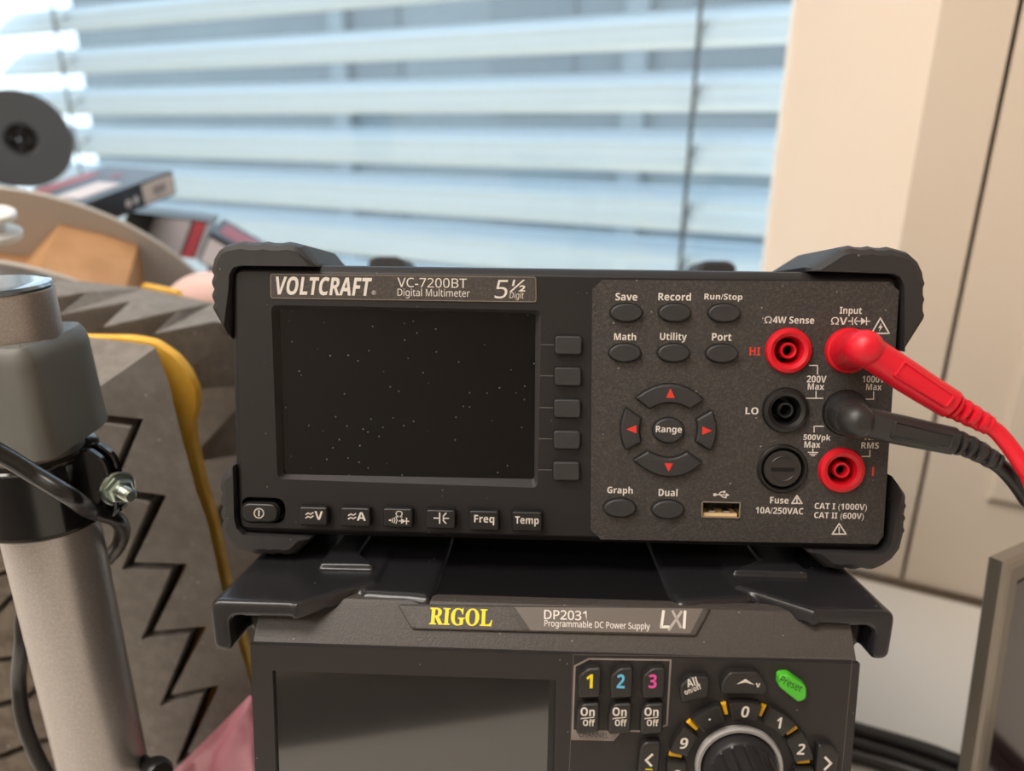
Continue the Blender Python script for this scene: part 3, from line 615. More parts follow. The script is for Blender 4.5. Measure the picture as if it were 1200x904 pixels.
# dial with its ring of number keys
kc = Vector(G.px(865, 896.5, YF)); kr = abs(G.px(917, 889, YF)[0] - kc.x)
def annulus(a0, a1, r0, r1, n=6):
    A = [math.radians(a0 + (a1 - a0) * i / n) for i in range(n + 1)]
    return [(kc.x + r1 * math.cos(a), kc.y + r1 * math.sin(a)) for a in A] + [(kc.x + r0 * math.cos(a), kc.y + r0 * math.sin(a)) for a in A[::-1]]
rk1 = Vector(G.px(870, 818, YF)); r_out = (rk1 - kc).length; r_in = r_out * .735
a00 = math.degrees(math.atan2(*(Vector(G.px(870.5, 829, YF)) - kc).yx))
digits = '0123456789.'; stp = 360 / 11
for i, d in enumerate(digits):
    a = a00 - i * stp; o = roundp(annulus(a - stp / 2 + 3.6, a + stp / 2 - 3.6, r_in, r_out), .0010, 3)
    mb = MB(); mb.loft(o, [(.0007, YF - .0028), (.0002, YF - .0026), (0, YF - .0020), (0, YF + .001)], XYZ)
    vs, fs = glyphs(d, .02, .12); ra = math.radians(a); rm = (r_in + r_out) / 2; c = kc + Vector((math.cos(ra), math.sin(ra))) * rm
    h = .0038 if d != '.' else .0007; w = h * .66 if d not in '1.' else h * (.4 if d == '1' else 1)
    mb.add([(c.x + (u - .5) * w, YF - .00286, c.y + (v - .5) * h) for u, v in vs], fs, 1)
    rp(mb, 'number_key', [M['pkey'], M['ink']])
    o = annulus(a - stp / 2 - 2.2, a - stp / 2 + 2.2, r_in * 1.08, r_out * .97, 2)
    mb = MB(); mb.loft(o, [(.0003, YF - .0012), (0, YF - .0006), (0, YF + .001)], XYZ); rp(mb, 'light_marker', M['ora'], None, None, 'amber marker between two number keys')
o = Vector((kc.x, YF, kc.y)); ax = (0, -1, 0)
mb = MB(); R1 = kr; mb.lathe([(R1, -.001), (R1 * 1.0, .0016), (R1 * .97, .0024), (R1 * .90, .0022), (R1 * .86, .0012), (R1 * .86, -.001)], o, ax, 56); dr = rp(mb, 'dial_ring', mat('dial_ring_plastic', '#a29e9c', .35), None, 40, 'light grey ring around the dial')
mb = MB(); rs = []
for r, h, fl in ((.84, -.001, 0), (.84, .002, 0), (.80, .004, 0), (.76, .0050, 0), (.74, .0055, .035), (.70, .0175, .04), (.67, .0190, .035), (.55, .0196, 0), (.30, .0190, 0)):
    rs.append([(o.x + R1 * (r - fl * (1 if (k % 6) in (0,) else 0)) * math.cos(2 * math.pi * k / 96), o.y - h, o.z + R1 * (r - fl * (1 if (k % 6) in (0,) else 0)) * math.sin(2 * math.pi * k / 96)) for k in range(96)])
mb.rings(rs, False, True); rp(mb, 'dial_knob', mat('dial_rubber', '#252325', .38), None, 28, 'black ribbed turning knob')
# rubber corner horns
def fuse(o, vox, it):                    # melt the overlapping solids of one part into a single soft-edged skin
    m1 = o.modifiers.new('r', 'REMESH'); m1.mode = 'VOXEL'; m1.voxel_size = vox; m2 = o.modifiers.new('s', 'SMOOTH'); m2.factor = .5; m2.iterations = it
    dg = bpy.context.evaluated_depsgraph_get(); dg.update(); me = bpy.data.meshes.new_from_object(o.evaluated_get(dg)); o.modifiers.clear()
    me.polygons.foreach_set('use_smooth', [True] * len(me.polygons)); o.data = me
zt = None
lo = 1e9
def zlevel(px, py, z): return G.loc(P(px, py, z)).z
HT = zlevel(300, 706, .2335) - .0019
TH = .0054
def horn(top_px, z, th, name='corner_bumper', back=None, ch=.0012):
    o = [G.pz(x, y, z) for x, y in top_px] + (back or [])
    return o
def hz(mb, o, z1, z0, ch): mb.loft(o, [(ch, z1), (ch * .3, z1 - ch * .3), (0, z1 - ch), (0, z0)], lambda x, y, d: (x, y, d))
for side in (-1, 1):
    if side < 0: A = [(262, 703.6), (348, 708), (441, 681)]; Bq = [(424, 697), (488, 700.5), (503, 703), (513, 693), (520, 670)]; fl = (245.5, 266, 284); zb = 763
    else: A = [(1046, 716.4), (955, 716.4), (862, 686.5)]; Bq = [(878, 702.5), (808, 708), (792, 707), (781, 695), (774, 676)]; fl = (1062.5, 1040, 1016); zb = 775
    yb = .085; S = side
    a = [G.pz(x, y, HT) for x, y in A]; xo = S * (hw + .0128); x1 = xo - S * .0062; y0 = (a[0][1] + a[1][1]) / 2
    zlow = G.px(fl[0], zb, y0)[1]
    # front of the hook: lip and flap in one rounded angle
    o = [(a[1][0], HT)] + roundp([(a[1][0] + S * .001, HT), (xo, HT), (xo - S * .0010, zlow), (x1 - S * .0010, zlow - .0004), (x1, HT - TH), (a[1][0] + S * .001, HT - TH)], .0036, 5)[6:-6] + [(a[1][0], HT - TH)]
    mb = MB(); mb.loft(o, [(.0012, y0), (.0004, y0 + .0005), (0, y0 + .0016), (0, yb), (.0008, yb + .001)], XYZ)
    oA = [(a[1][0] + S * .002, y0), a[1], a[2], (a[2][0], yb), (a[1][0] + S * .002, yb)]
    hz(mb, oA, HT, HT - TH, .0010)
    H2 = HT - .0016; b = [G.pz(x, y, H2) for x, y in Bq]
    oB = [(a[1][0], b[0][1] + .004), (a[2][0] + S * .004, b[0][1] + .0012)] + b + [(b[-1][0], yb), (a[1][0], yb)]
    oB = roundp(oB, .0022, 4); T2 = .0050
    mb.loft(oB, [(.0026, H2 + .0004), (.0012, H2 - .0003), (.0003, H2 - .0013), (0, H2 - .0026), (0, H2 - T2)], lambda x, y, dd: (x, y, dd))
    # inner web of the hook, rounded below, against the case
    mb.loft(roundp([(x1 + S * .001, HT - .001), (x1 + S * .001, zlow + .006), (S * (hw + .004), zlow - .0045), (S * (hw - .0002), zlow - .006), (S * (hw - .0002), HT - .001)], .004, 4), [(.0006, .014), (0, .015), (0, .050)], XYZ)
    # raised pad on top beside the multimeter's own bumper
    H3 = HT + .0022
    pd = [G.pz(x, y, H3) for x, y in (((380, 652), (416, 652), (438, 661.6)) if S < 0 else ((938, 660), (894, 659), (858, 668)))]
    y3 = pd[2][1]; o = [(pd[0][0], y3 - .0004), (pd[2][0], y3), (pd[1][0], y3 + .012), (pd[1][0], yb), (pd[0][0], yb)]
    hz(mb, o, H3, HT - .001, .0010)
    hb = rp(mb, 'corner_bumper', M['horn'], None, None); fuse(hb, .0006, 6)
# feet: long at the front so the supply leans back, short at the rear
zf = []
for x in (-hw + .022, hw - .022):
    for y, nm in ((.03, 'front_foot'), (.215, "rear_foot")):
        wp = G.o + G.X * x + G.Y * y; ln = wp.z / G.Z.z
        zf.append((ln, x, y, nm))
drop = min(l for l, *_ in zf)
for ln, x, y, nm in zf:
    mb = MB(); mb.lathe([(.007, .002), (.008, -.002), (.008, -ln + .0045), (.0065, -ln + .003)], (x, y, 0), (0, 0, 1), 20, cap0=True, cap1=True); rp(mb, nm, M['rubber'])
# ---------------------------------------------------------------- test leads
M['redl'] = mat('red_lead', '#d8122a', .42, grain=(700, .12, .0002))
M['blkl'] = mat('black_lead', '#2b2a2a', .42, grain=(700, .12, .0002))
M['pvcr'] = mat('red_cable', '#d91a2c', .35); M['pvck'] = mat('black_cable', '#121212', .3)
def lead(name, label, sock, pts, relief, cable, rb, m, mc):
    c, r = sk(sock); base_ = F.m @ Vector((c[0], YP - .0021, c[1])); out = -F.Y; e = Vector(pts[0])
    t = thing(name, label, 'test lead', at(base_)); inv = Matrix.Translation(-base_)
    def part(mb, nm, mm, par=t): o = mb.build(nm, mm, par, 40); o.matrix_parent_inverse = inv if par is t else Matrix.Identity(4); return o
    hgt = (e - base_).dot(out); ax = (e - base_).normalized()
    mb = MB(); mb.lathe([(r * .86, 0), (r * .86, .0018), (r * .80, .0026), (r * .80, .006), (r * .74, .0068), (r * .74, hgt * .7), (r * .70, hgt * .9)], base_, ax, 36, cap0=True, cap1=True); part(mb, 'plug_shroud', m)
    path = spline(pts, 8); n = len(path); d0 = (path[1] - path[0]).normalized()
    mb = MB(); up = F.Y
    head = [path[0] - d0 * rb * q for q in (1.08, 1.0, .8, .5, .2)]; hr = [rb * .2, rb * .48, rb * .8, rb * .96, rb * 1.0]
    rad = []
    for i in range(n): s = i / (n - 1); rad.append(rb * (1.0 - .02 * min(1, s / .25)) * (1 - .08 * max(0, s - .5) / .5))
    mb.tube(head + path, hr + rad, 24, flat=1.0, up=up); 
    nb = 14; eb = path[0] - F.Y * rb * .22                # rounded boss over the bend
    mb.rings([[eb + (F.X * math.cos(2 * math.pi * q / 24) + F.Z * math.sin(2 * math.pi * q / 24)) * rb * 1.12 * math.sin(math.pi * w / nb) - F.Y * rb * 1.12 * math.cos(math.pi * w / nb) for q in range(24)] for w in range(1, nb)])
    part(mb, 'plug_grip', m)
    # shallow finger recess on the side facing out: a rim and a flat floor
    mid = path[int(n * .60)]; dv = (path[int(n * .72)] - path[int(n * .48)]).normalized(); nv = (-F.Y - dv * (-F.Y).dot(dv)).normalized(); wv = dv.cross(nv)
    rr = rad[int(n * .6)]; o = roundp([(-.0092, -.0027), (.0092, -.0021), (.0092, .0021), (-.0092, .0027)], .0008, 4)
    mb = MB(); mp3 = lambda a, b, h: mid + dv * a + wv * b + nv * (rr * math.sqrt(max(.1, 1 - (b / rr) ** 2)) + h)
    mb.rings([[mp3(a, b, h) for a, b in inset(o, i)] for i, h in ((-.0008, -.0008), (-.0003, .0006), (.0002, .0007), (.0005, .0001))], False, False)
    o2 = inset(o, .0004); mb.add([mp3(a, b, .0001) for a, b in o2], [list(range(len(o2)))]); part(mb, 'finger_recess', m, t)
    # ribbed strain relief
    rp_ = spline(relief, 14); k = len(rp_); rd, pp = [], []
    for i in range(k):
        s = i / (k - 1); r_ = rb * (.86 - .30 * s); ph = (s * 5.0) % 1
        rd.append(r_ * (1 if ph < .60 or s > .93 else .56)); pp.append(rp_[i])
    mb = MB(); mb.tube(pp, rd, 20, up=up)
    for sgn in (-1, 1):                                  # spines that join the ribs
        mb.tube([p + F.Z * 0 + up * (-1) * 0 + (pp[min(i + 1, k - 1)] - pp[max(i - 1, 0)]).normalized().cross(up).normalized() * sgn * rd[i] * .55 for i, p in enumerate(pp)], [rb * .42 * (1 - .3 * i / k) for i in range(k)], 10)
    part(mb, 'strain_relief', m)
    mb = MB(); mb.tube(spline(cable, 10), .0026, 14); part(mb, 'cable', mc)
    return t
Q = P
lead('test_lead', 'red test lead with angled banana plug in the upper right input socket', 'input',
     [Q(1011, 408, .2365), Q(1045, 430, .236), Q(1080, 453, .2355), Q(1114, 474, .235)], [Q(1108, 471, .2352), Q(1130, 483, .2348), Q(1159, 499, .2342)],
     [Q(1150, 494, .2344), Q(1172, 510, .2335), Q(1200, 549, .2305), Q(1226, 604, .226), Vector((.19, .10, .13)), Vector((.24, .03, .035)), Vector((.33, -.03, .0080)), Vector((.5, -.06, .0070))], .0053, M['redl'], M['pvcr'])
lead('test_lead', 'black test lead with angled banana plug below the red plug', 'com',
     [Q(1002, 493, .2385), Q(1040, 501, .238), Q(1078, 509, .2375), Q(1116, 517, .237)], [Q(1110, 515, .2371), Q(1138, 525, .2368), Q(1170, 543, .2362)],
     [Q(1160, 537, .2364), Q(1182, 556, .2375), Q(1204, 586, .2395), Q(1228, 636, .242), Vector((.215, .165, .10)), Vector((.27, .12, .025)), Vector((.36, .08, .0070)), Vector((.5, .07, .0070))], .0050, M['blkl'], M['pvck'])
# ---------------------------------------------------------------- display on the right
M['alu'] = mat('display_bezel_grey', '#8d867c', .32, metal=.55); M['alud'] = mat('display_inner_bezel', '#6d665c', .4, metal=.3)
M['scr'] = mat('display_glass', '#24161a', .12, spec=.6)
c0 = P(1181, 661, .33); u = Vector((.875, .485, 0)).normalized()
r2 = ray(1144, 904); kz = (c0 - CO).dot(u) / r2.dot(u); dn = (CO + r2 * kz - c0).normalized(); dn = (dn - u * dn.dot(u)).normalized(); nn = u.cross(dn).normalized()   # into the display
if nn.dot(FW) < 0: nn = -nn
hL = (c0.z - .0135) / -dn.z
DF = Frame(c0 + dn * hL, u, nn, -dn)
dsp = thing('flat_display', 'grey-framed display with dark reddish screen standing at the right edge', 'display', DF.m)
o = rrect(0, 0, .28, hL, .0015, 2); o = [(0, 0), (.28, 0), (.28, hL), (0, hL)]
mb = MB(); mb.rings([[XYZ(x, z, d) for x, z in inset(o, i)] for i, d in ((.0006, .0085), (0, .0078), (0, .0022), (.0012, .0004), (.0042, 0), (.0044, .0008))], True, False); mb.build('outer_frame', M['alu'], dsp, 25)
mb = MB(); mb.rings([[XYZ(x, z, d) for x, z in inset(o, i)] for i, d in ((.0046, .002), (.0046, .0004), (.0130, .0012), (.0132, .006))], False, False); mb.build('inner_bezel', M['alud'], dsp, 25)
mb = MB()
for x in (.13, .24): mb.loft(roundp([(x, -.0100), (x + .02, -.0100), (x + .02, .03), (x, .03)], .002, 3), [(0, .0088), (0, .05)], XYZ)
mb.build('foot', M['alud'], dsp, 25)
o2 = inset(o, .0125); mb = MB(); mb.add([XYZ(x, z, .0042) for x, z in o2], [[0, 1, 2, 3]], 1); o3 = inset(o, .0160); mb.loft(o3, [(.0006, .0028), (0, .0034), (0, .0042)], XYZ, mi=0); mb.build('screen', [M['scr'], M['blk']], dsp, 25)
# black cables on the desk beside the supply
M['pvc2'] = mat('desk_cable_black', '#1b1a19', .45)
for lab, pts, r in (('thick black cable on the desk behind the supply, outermost of three', [(1116, 891), (1095, 883), (1050, 869), (1008, 857)], .0048),
                    ('black cable on the desk beside the supply, middle of three', [(1116, 909), (1090, 899), (1045, 884), (1004, 872)], .0036),
                    ('black cable on the desk closest to the supply front, innermost of three', [(1112, 927), (1080, 914), (1040, 900), (1000, 888)], .0030)):
    q = [on_z(x, y, r) for x, y in pts]; e0 = (q[0] - q[1]).normalized(); e1 = (q[-1] - q[-2]).normalized()
    q = [q[0] + e0 * .16, q[0] + e0 * .07] + q + [*[q[-1] + e1 * (dd + 6 * (.0048 - r)) + Vector((0, yy, 0)) for dd, yy in ((.025, .002), (.048, .024), (.055, .07))]]
    mb = MB(); mb.tube(spline(q, 8), r, 12); tag(mb.build('desk_cable', M['pvc2'], None, 60, mb.base()), lab, 'cable', 'black cables on the desk')
# ---------------------------------------------------------------- stand at the left
M['tube'] = mat('silver_paint', '#a29c98', .34, metal=.6, grain=(1800, .15, .0002), mottle=(1500, '#b3ada9', .4, .7))
M['brk'] = mat('bracket_grey', '#696965', .42, grain=(500, .1, .0003))
M['gloss'] = mat('gloss_black', '#0c0b0c', .14, spec=.6); M['zinc'] = mat('zinc_plate', '#a9b3aa', .28, metal=1)
pr_ = ray(62, 628); px_ = CO + pr_ * (.262 / pr_.y); PX, PY = px_.x, px_.y; PR = .0176
def pz_at(py, px=None):                                  # height of the pole axis seen at a photo row
    best = None
    for i in range(400):
        z = i * .001; v = Vector((PX, PY, z)) - CO; zz = v.dot(FW); y = CY - v.dot(CU) / zz * FPX
        if best is None or abs(y - py) < best[0]: best = (abs(y - py), z)
    return best[1]
st = thing('metal_stand', 'silver metal post with black clamp ring and grey bracket at left edge', 'stand', at((PX, PY, .0004))); 
def sp_(mb, nm, m, par=None, sm=40): return mb.build(nm, m, par or st, sm)
zc = pz_at(392)
zt_ = pz_at(342)
mb = MB(); mb.lathe([(PR, .006), (PR, zt_), (PR - .001, zt_ + .0012)], (0, 0, 0), (0, 0, 1), 48, cap0=True, cap1=True); sp_(mb, 'post', M['tube'])
mb = MB(); mb.lathe([(PR + .0001, zt_ + .001), (PR + .0002, zt_ + .0018), (PR - .0006, zt_ + .0028), (PR - .005, zt_ + .0034)], (0, 0, 0), (0, 0, 1), 48, cap0=True, cap1=True); sp_(mb, 'end_cap', mat('cap_gloss', '#3a4650', .08, spec=.9, coat=.6))
mb = MB(); mb.lathe([(.027, 0), (.027, .004), (.025, .006), (PR + .006, .0075), (PR + .001, .011)], (0, 0, 0), (0, 0, 1), 48, cap0=True, cap1=True); sp_(mb, 'base_plate', M['gloss'])
zb0, zb1 = pz_at(513), pz_at(393)
mb = MB(); prof2 = roundp([(.0190, -.0205), (.0206, .012), (.017, .024), (-.09, .027), (-.09, -.0215)], .006, 5)
mb.loft(prof2, [(.0055, zb1), (.003, zb1 - .0006), (.0012, zb1 - .003), (.0004, zb1 - .007), (-.0006, zb0 + .004), (-.001, zb0), (.002, zb0 - .0006)], lambda x, y, z: (x, y, z)); sp_(mb, 'bracket', M['brk'], None, 35)
zr0, zr1 = pz_at(606), pz_at(528)
mb = MB(); ro, ri = PR + .0042, PR + .0004
mb.lathe([(ri, zr0), (ro, zr0), (ro + .0006, zr0 + .0008), (ro, zr0 + .002), (ro, zr1 - .002), (ro + .0006, zr1 - .0008), (ro, zr1), (ri, zr1 + .0003)], (0, 0, 0), (0, 0, 1), 56)
ang = math.radians(-8); ev, wv2 = Vector((math.cos(ang), math.sin(ang), 0)), Vector((-math.sin(ang), math.cos(ang), 0))
for q in (-.0042, .0012):                                # the two ears of the clamp
    o = roundp([(ro - .004, zr0), (ro + .0105, zr0 + .004), (ro + .0125, zr0 + .010), (ro + .0105, zr1 - .001), (ro + .004, zr1 + .004), (ro - .004, zr1)], .003, 4)
    mb.loft(o, [(.0006, q), (0, q + .0006), (0, q + .0024), (.0006, q + .003)], lambda r, z, d: ev * r + wv2 * d + Vector((0, 0, z)))
ring = sp_(mb, 'clamp_ring', M['gloss'], None, 40)
bo_ = ev * (ro + .0065) + Vector((0, 0, (zr0 + zr1) / 2 + .001)); ba = (ev * .86 - wv2 * .5).normalized()
mb = MB(); th = [(.0026, -.004)]
for i in range(22): th += [(.0026 if i % 2 else .0022, .0006 * i)]
th += [(.0018, .0136)]
mb.lathe(th, bo_ + ev * .003, ba, 16, cap0=True, cap1=True); sp_(mb, 'bolt', M['zinc'], ring, 50)
mb = MB(); mb.lathe([(.0066, .0022), (.0068, .003), (.0062, .0036), (.0026, .0037)], bo_ + ev * .003, ba, 28, cap0=True); mb.lathe([(.0046, .0036), (.0050, .0042), (.0050, .0066), (.0042, .0074), (.0026, .0074)], bo_ + ev * .003, ba, 6); sp_(mb, 'nut', M['zinc'], ring, 25)
kb = on_z(179, 905, .03); kb = CO + ray(178, 902) * ((PY - .004 - 0) / ray(178, 902).y); kl = kb - Vector((PX, PY, 0))
mb = MB(); mb.lathe([(.003, -.016), (.003, 0), (.0058, .0008), (.0066, .003), (.0066, .007), (.0054, .0088), (.002, .0092)], kl, Vector((.75, -.62, .2)), 24, cap0=True, cap1=True); sp_(mb, 'clamp_knob', M['blk'])
# cable round the stand
cv = lambda px, py, f: CO + ray(px, py) * (f / ray(px, py).y)
def pol(a, r, row):
    x, y = PX + r * math.cos(math.radians(a)), PY + r * math.sin(math.radians(a)); d = FW + (CY - row) / FPX * CU
    return Vector((x, y, CO.z + (y - CO.y) * d.z / d.y))
q = [cv(-60, 500, .226), cv(-6, 528, .226), cv(40, 556, .2285), cv(84, 583, .2285), pol(-30, .0305, 601), pol(-4, .0285, 613), pol(30, .0238, 632), pol(72, .0236, 656), pol(115, .0242, 686), pol(158, .0262, 714), cv(26, 755, .2655), cv(22, 800, .268), cv(29, 850, .262), cv(50, 900, .258), cv(85, 955, .255)]
mb = MB(); mb.tube(spline(q, 10), .0031, 14); tag(mb.build('power_cable', mat('cable_black_sheath', '#171616', .28), None, 60, mb.base()), 'black cable slung across the clamp ring of the silver post', 'cable')
# ---------------------------------------------------------------- foam blocks
M['foam'] = dusty(mat('grey_foam', '#817b75', .85, grain=(420, .35, .0008), mottle=(160, '#746e68', .35, .65)), 150, .10, '#a19a92', .5)
M['foamb'] = dusty(mat('brown_grey_foam', '#6a6055', .85, grain=(300, .5, .0015), mottle=(110, '#50473d', .35, .65)), 150, .10, '#a39a8c', .6)
M['yfoam'] = mat('yellow_foam', '#f0b236', .7, grain=(300, .3, .0008), mottle=(90, '#f4c04c', .4, .6))
FD = .322
fp_ = lambda pts, f=FD: [cv(x, y, f) for x, y in pts]
fb1 = thing('foam_block', 'grey foam block split by a zigzag slot, with a yellow edge', 'foam', at((-.17, FD, 0))); fi = Matrix.Translation(-fb1.location)
def fpart(mb, nm, m, par, inv, sm=30, lab=None):
    for v in mb.v: v.z = max(v.z, .0012)
    o = mb.build(nm, m, par, sm); o.matrix_parent_inverse = inv; return tag(o, lab)
def prism(mb, pts, f0, f1, round_=2.2, mi=None):
    p = roundp(pts, round_, 3); fr0 = [cv(x, y, f0) for x, y in inset(p, .9 if len(p) else 0)]; fr1 = [cv(x, y, f0) + Vector((0, .0012, 0)) for x, y in p]; bk = [v + Vector((0, f1 - f0, 0)) for v in fr1]
    mb.rings([fr0, fr1, bk], mi=mi)
leftb = [(45, 488), (60, 488), (154, 501), (121, 578), (176, 590), (143, 668), (201, 669), (166, 750), (223, 743), (188, 828), (239, 813), (206, 897), (257, 885), (222, 975), (160, 1010), (128, 880), (72, 690), (50, 560)]
mb = MB(); prism(mb, leftb[::-1], FD, FD + .028); fpart(mb, 'toothed_half', M['foam'], fb1, fi)
rightb = [(182, 408), (119, 452), (100, 474), (60, 480), (168, 491), (134, 572), (195, 581), (157, 659), (220, 661), (180, 740), (242, 734), (200, 815), (257, 803), (219, 884), (278, 874), (236, 970), (345, 1010), (297, 812), (292, 795), (260, 690), (243, 612), (230, 576), (222, 546), (213, 513), (205, 480), (197, 446)]
bkpx = list(rightb)
for i in range(16, len(bkpx)): bkpx[i] = (bkpx[i][0] - 12, bkpx[i][1])
bkpx[0] = (174, 404); bkpx[1] = (128, 398); bkpx[2] = (86, 393); bkpx[3] = (50, 392)
def rnd(pts): return pts[:5] + roundp(pts[4:15], 3, 3)[4:-4] + pts[14:]
mb = MB(); p0 = [cv(x, y, FD) for x, y in rnd(rightb)]
q0 = rnd(rightb); shift = {tuple(a): b for a, b in zip(rightb, bkpx)}
bk = [cv(*shift[tuple(p)], FD + .028) if tuple(p) in shift and shift[tuple(p)] != tuple(p) else cv(p[0], p[1], FD) + Vector((0, .028, 0)) for p in q0]
mb.rings([p0[::-1], bk[::-1]]); fpart(mb, 'toothed_half', M['foam'], fb1, fi, 25)
mb = MB(); yo = [(50, 394), (112, 395.5), (150, 396), (180, 401), (206, 419), (221, 438), (230, 458), (231.5, 476), (226.5, 496), (226.5, 513), (233, 546), (240.5, 576), (251.5, 612), (262, 662), (268, 690), (301, 810), (352, 1010), (160, 1010), (76, 700), (56, 600)]
prism(mb, yo[::-1], FD + .0285, FD + .0335, 8); fpart(mb, 'backing_layer', M['yfoam'], fb1, fi, 40, 'yellow foam backing')
# cracked piece left of the post
fb2 = thing('foam_block', 'brown-grey foam block with cracked surface, left of the silver post', 'foam', at((-.25, .36, 0))); fi2 = Matrix.Translation(-fb2.location)
mb = MB(); F2 = .330
for pts in ([(-90, 560), (20, 560), (40, 640), (14, 668), (-90, 690)], [(-90, 698), (14, 674), (42, 646), (56, 690), (16, 694), (-20, 730), (-90, 750)], [(-90, 756), (-16, 736), (18, 700), (60, 696), (84, 770), (34, 768), (-90, 782)],
            [(-90, 788), (30, 775), (86, 776), (96, 820), (52, 792), (34, 814), (-90, 850)], [(-90, 860), (34, 822), (52, 800), (100, 830), (112, 862), (42, 868), (12, 880), (-90, 930)], [(-90, 1010), (-90, 940), (14, 888), (44, 876), (114, 868), (140, 1010)]):
    prism(mb, [(min(x, 28 + (y - 640) * .22), y) for x, y in pts], F2, F2 + .016, 5)
mb.rings([[cv(x, y, F2 + .008) + Vector((0, d, 0)) for x, y in ((-90, 565), (12, 565), (104, 1010), (-90, 1010))] for d in (0, .03)], mi=0)
fpart(mb, 'foam_surface', M['foamb'], fb2, fi2, 30)
# toothed block behind
HB = .262
fb3 = thing('foam_block', 'grey foam block with a row of sawteeth, behind the zigzag block', 'foam', at((-.2, .42, 0))); fi3 = Matrix.Translation(-fb3.location)
top = [(-60, 298), (20, 313), (88, 329), (170, 338), (250, 355), (330, 372), (330, 392), (251, 377), (180.5, 391), (210, 363), (120.5, 383.5), (153, 353), (68, 369), (103, 342), (20, 356), (54, 331), (-60, 340)]
fdep = [.455, .455, .455, .455, .455, .455, .400, .408, .384, .415, .384, .415, .384, .415, .388, .418, .420]
tp = [cv(x, y, f_) for (x, y), f_ in zip(top, fdep)]
mb = MB(); mb.rings([tp[::-1], [v + Vector((.0015, .001, -.002)) for v in tp][::-1], [v + Vector((.010, .010, -.021)) for v in tp][::-1]]); fpart(mb, 'toothed_top', M['foam'], fb3, fi3, 25)
bkl = [cv(x, y, .454) for x, y in top[:6]]; frl = [cv(x, y, .425) for x, y in ((330, 376), (251, 370), (210, 362), (153, 352), (103, 342), (-60, 330))]
mb = MB(); o = bkl + frl
mb.rings([[Vector((v.x, v.y, 0)) for v in o], [v + Vector((0, 0, -.012)) for v in o]])
for (a, b_, c, d) in (((222, 438), (290, 372), (290, 452), (224, 456)), ((236, 524), (290, 466), (290, 532), (238, 540)), ((246, 606), (290, 556), (290, 612), (248, 620))):
    pts = [cv(*a, .372), cv(*b_, .392), cv(*c, .392), cv(*d, .372)]; mb.rings([pts, [v + Vector((.012, .06, 0)) for v in pts]])
fpart(mb, 'core', M['foam'], fb3, fi3, 25)
mb = MB(); bk = [v + Vector((0, .0008, dz)) for v, dz in zip([cv(x, y, .4555) for x, y in ((-60, 298), (20, 313), (160, 336.4), (166, 337.2), (206, 345.4), (214, 347), (250, 355), (330, 372))], (-.006, -.006, -.006, .0016, .0016, -.006, -.006, -.006))]; mb.rings([[v for v in bk] + [v + Vector((0, .006, 0)) for v in bk[::-1]], [v + Vector((0, 0, -.19)) for v in bk] + [v + Vector((0, .006, -.19)) for v in bk[::-1]]]); fpart(mb, 'backing_layer', M['yfoam'], fb3, fi3, 30, 'yellow foam backing')
# ---------------------------------------------------------------- pink bag, pale pouch
M['pink'] = mat('pink_film', '#d98aa0', .28, spec=.6, mottle=(22, '#dfa3b1', .42, .68), grain=(38, .9, .006))
FB = .300; NB = 26; mb = MB()
def bagp(u, v, s):
    x = (196 + (297 - 196) * u) * (1 - v) + (215 + 112 * u) * v; y = (912 - 101 * u) * (1 - v) + 1020 * v
    th_ = (max(0, u * (1 - u) * v * (1 - v)) * 16) ** .35 * .012; w = .0018 * math.sin(9 * u + 6 * v + 2 * math.sin(5 * v)) + .0012 * math.sin(17 * v - 11 * u)
    return cv(x, y, FB) + Vector((0, s * (th_ + w * min(1, th_ / .006)), 0))
for s in (-1, .5):
    vs = [bagp(i / NB, j / NB, s) for j in range(NB + 1) for i in range(NB + 1)]
    for v in vs: v.z = max(v.z, .0012)
    mb.add(vs, [[j * (NB + 1) + i, j * (NB + 1) + i + 1, (j + 1) * (NB + 1) + i + 1, (j + 1) * (NB + 1) + i] for j in range(NB) for i in range(NB)])
tag(mb.build('plastic_bag', M['pink'], None, 60, mb.base()), 'pink translucent plastic bag beside the left side of the power supply', 'bag')
mb = MB(); c = P(238, 351, .50); hb_ = c.z + .020 - .003; o = roundp([(-.030, -hb_ + .020), (.038, -hb_ + .020), (.040, -.01), (.024, .020), (-.010, .018), (-.034, -.004)], .02, 5)
mb.rings([[c + Vector((x, d, z)) for x, z in inset(o, i)] for i, d in ((.016, -.012), (.008, -.010), (.002, -.005), (0, 0), (.002, .005), (.010, .010), (.016, .012))])
tag(mb.build('pouch', mat('pale_pink_pouch', '#d9b9b4', .5, grain=(60, .5, .003)), None, 60, mb.base()), 'pale pink rounded pouch standing between the card spool and the multimeter', 'pouch')
# ---------------------------------------------------------------- spools and boxes by the window
M['card'] = mat('grey_card', '#bdb9b4', .8, grain=(90, .2, .001)); M['kraft'] = mat('brown_card', '#b48a63', .8, mottle=(40, '#a97f58', .4, .6), grain=(120, .2, .001)); M['edge'] = mat('card_edge', '#bfb2a6', .8)
cf = P(51.6, 408.3, .636); rS = .1583; wS = .0775
axs = cw((.1615, .7263, -.6683)).normalized()             # from the far flange towards the viewer and down
def on_disc(px, py):
    d = ray(px, py); return CO + d * ((cf - CO).dot(axs) / d.dot(axs))
sp1 = thing('cardboard_spool', 'large empty card spool with brown core, lying tipped behind the foam', 'spool', at(cf + axs * .03 - Vector((0, 0, .14)))); si = Matrix.Translation(-sp1.location)
for i, (h0, h1) in enumerate(((-.0035, 0), (wS, wS + .0035))):
    mb = MB(); mb.lathe([(.028, h0), (rS - .0008, h0), (rS, h0 + .0008), (rS, h1 - .0008), (rS - .0008, h1), (.028, h1), (.028, h0)], cf, axs, 72); o = mb.build('flange', M['card'], sp1, 30); o.matrix_parent_inverse = si
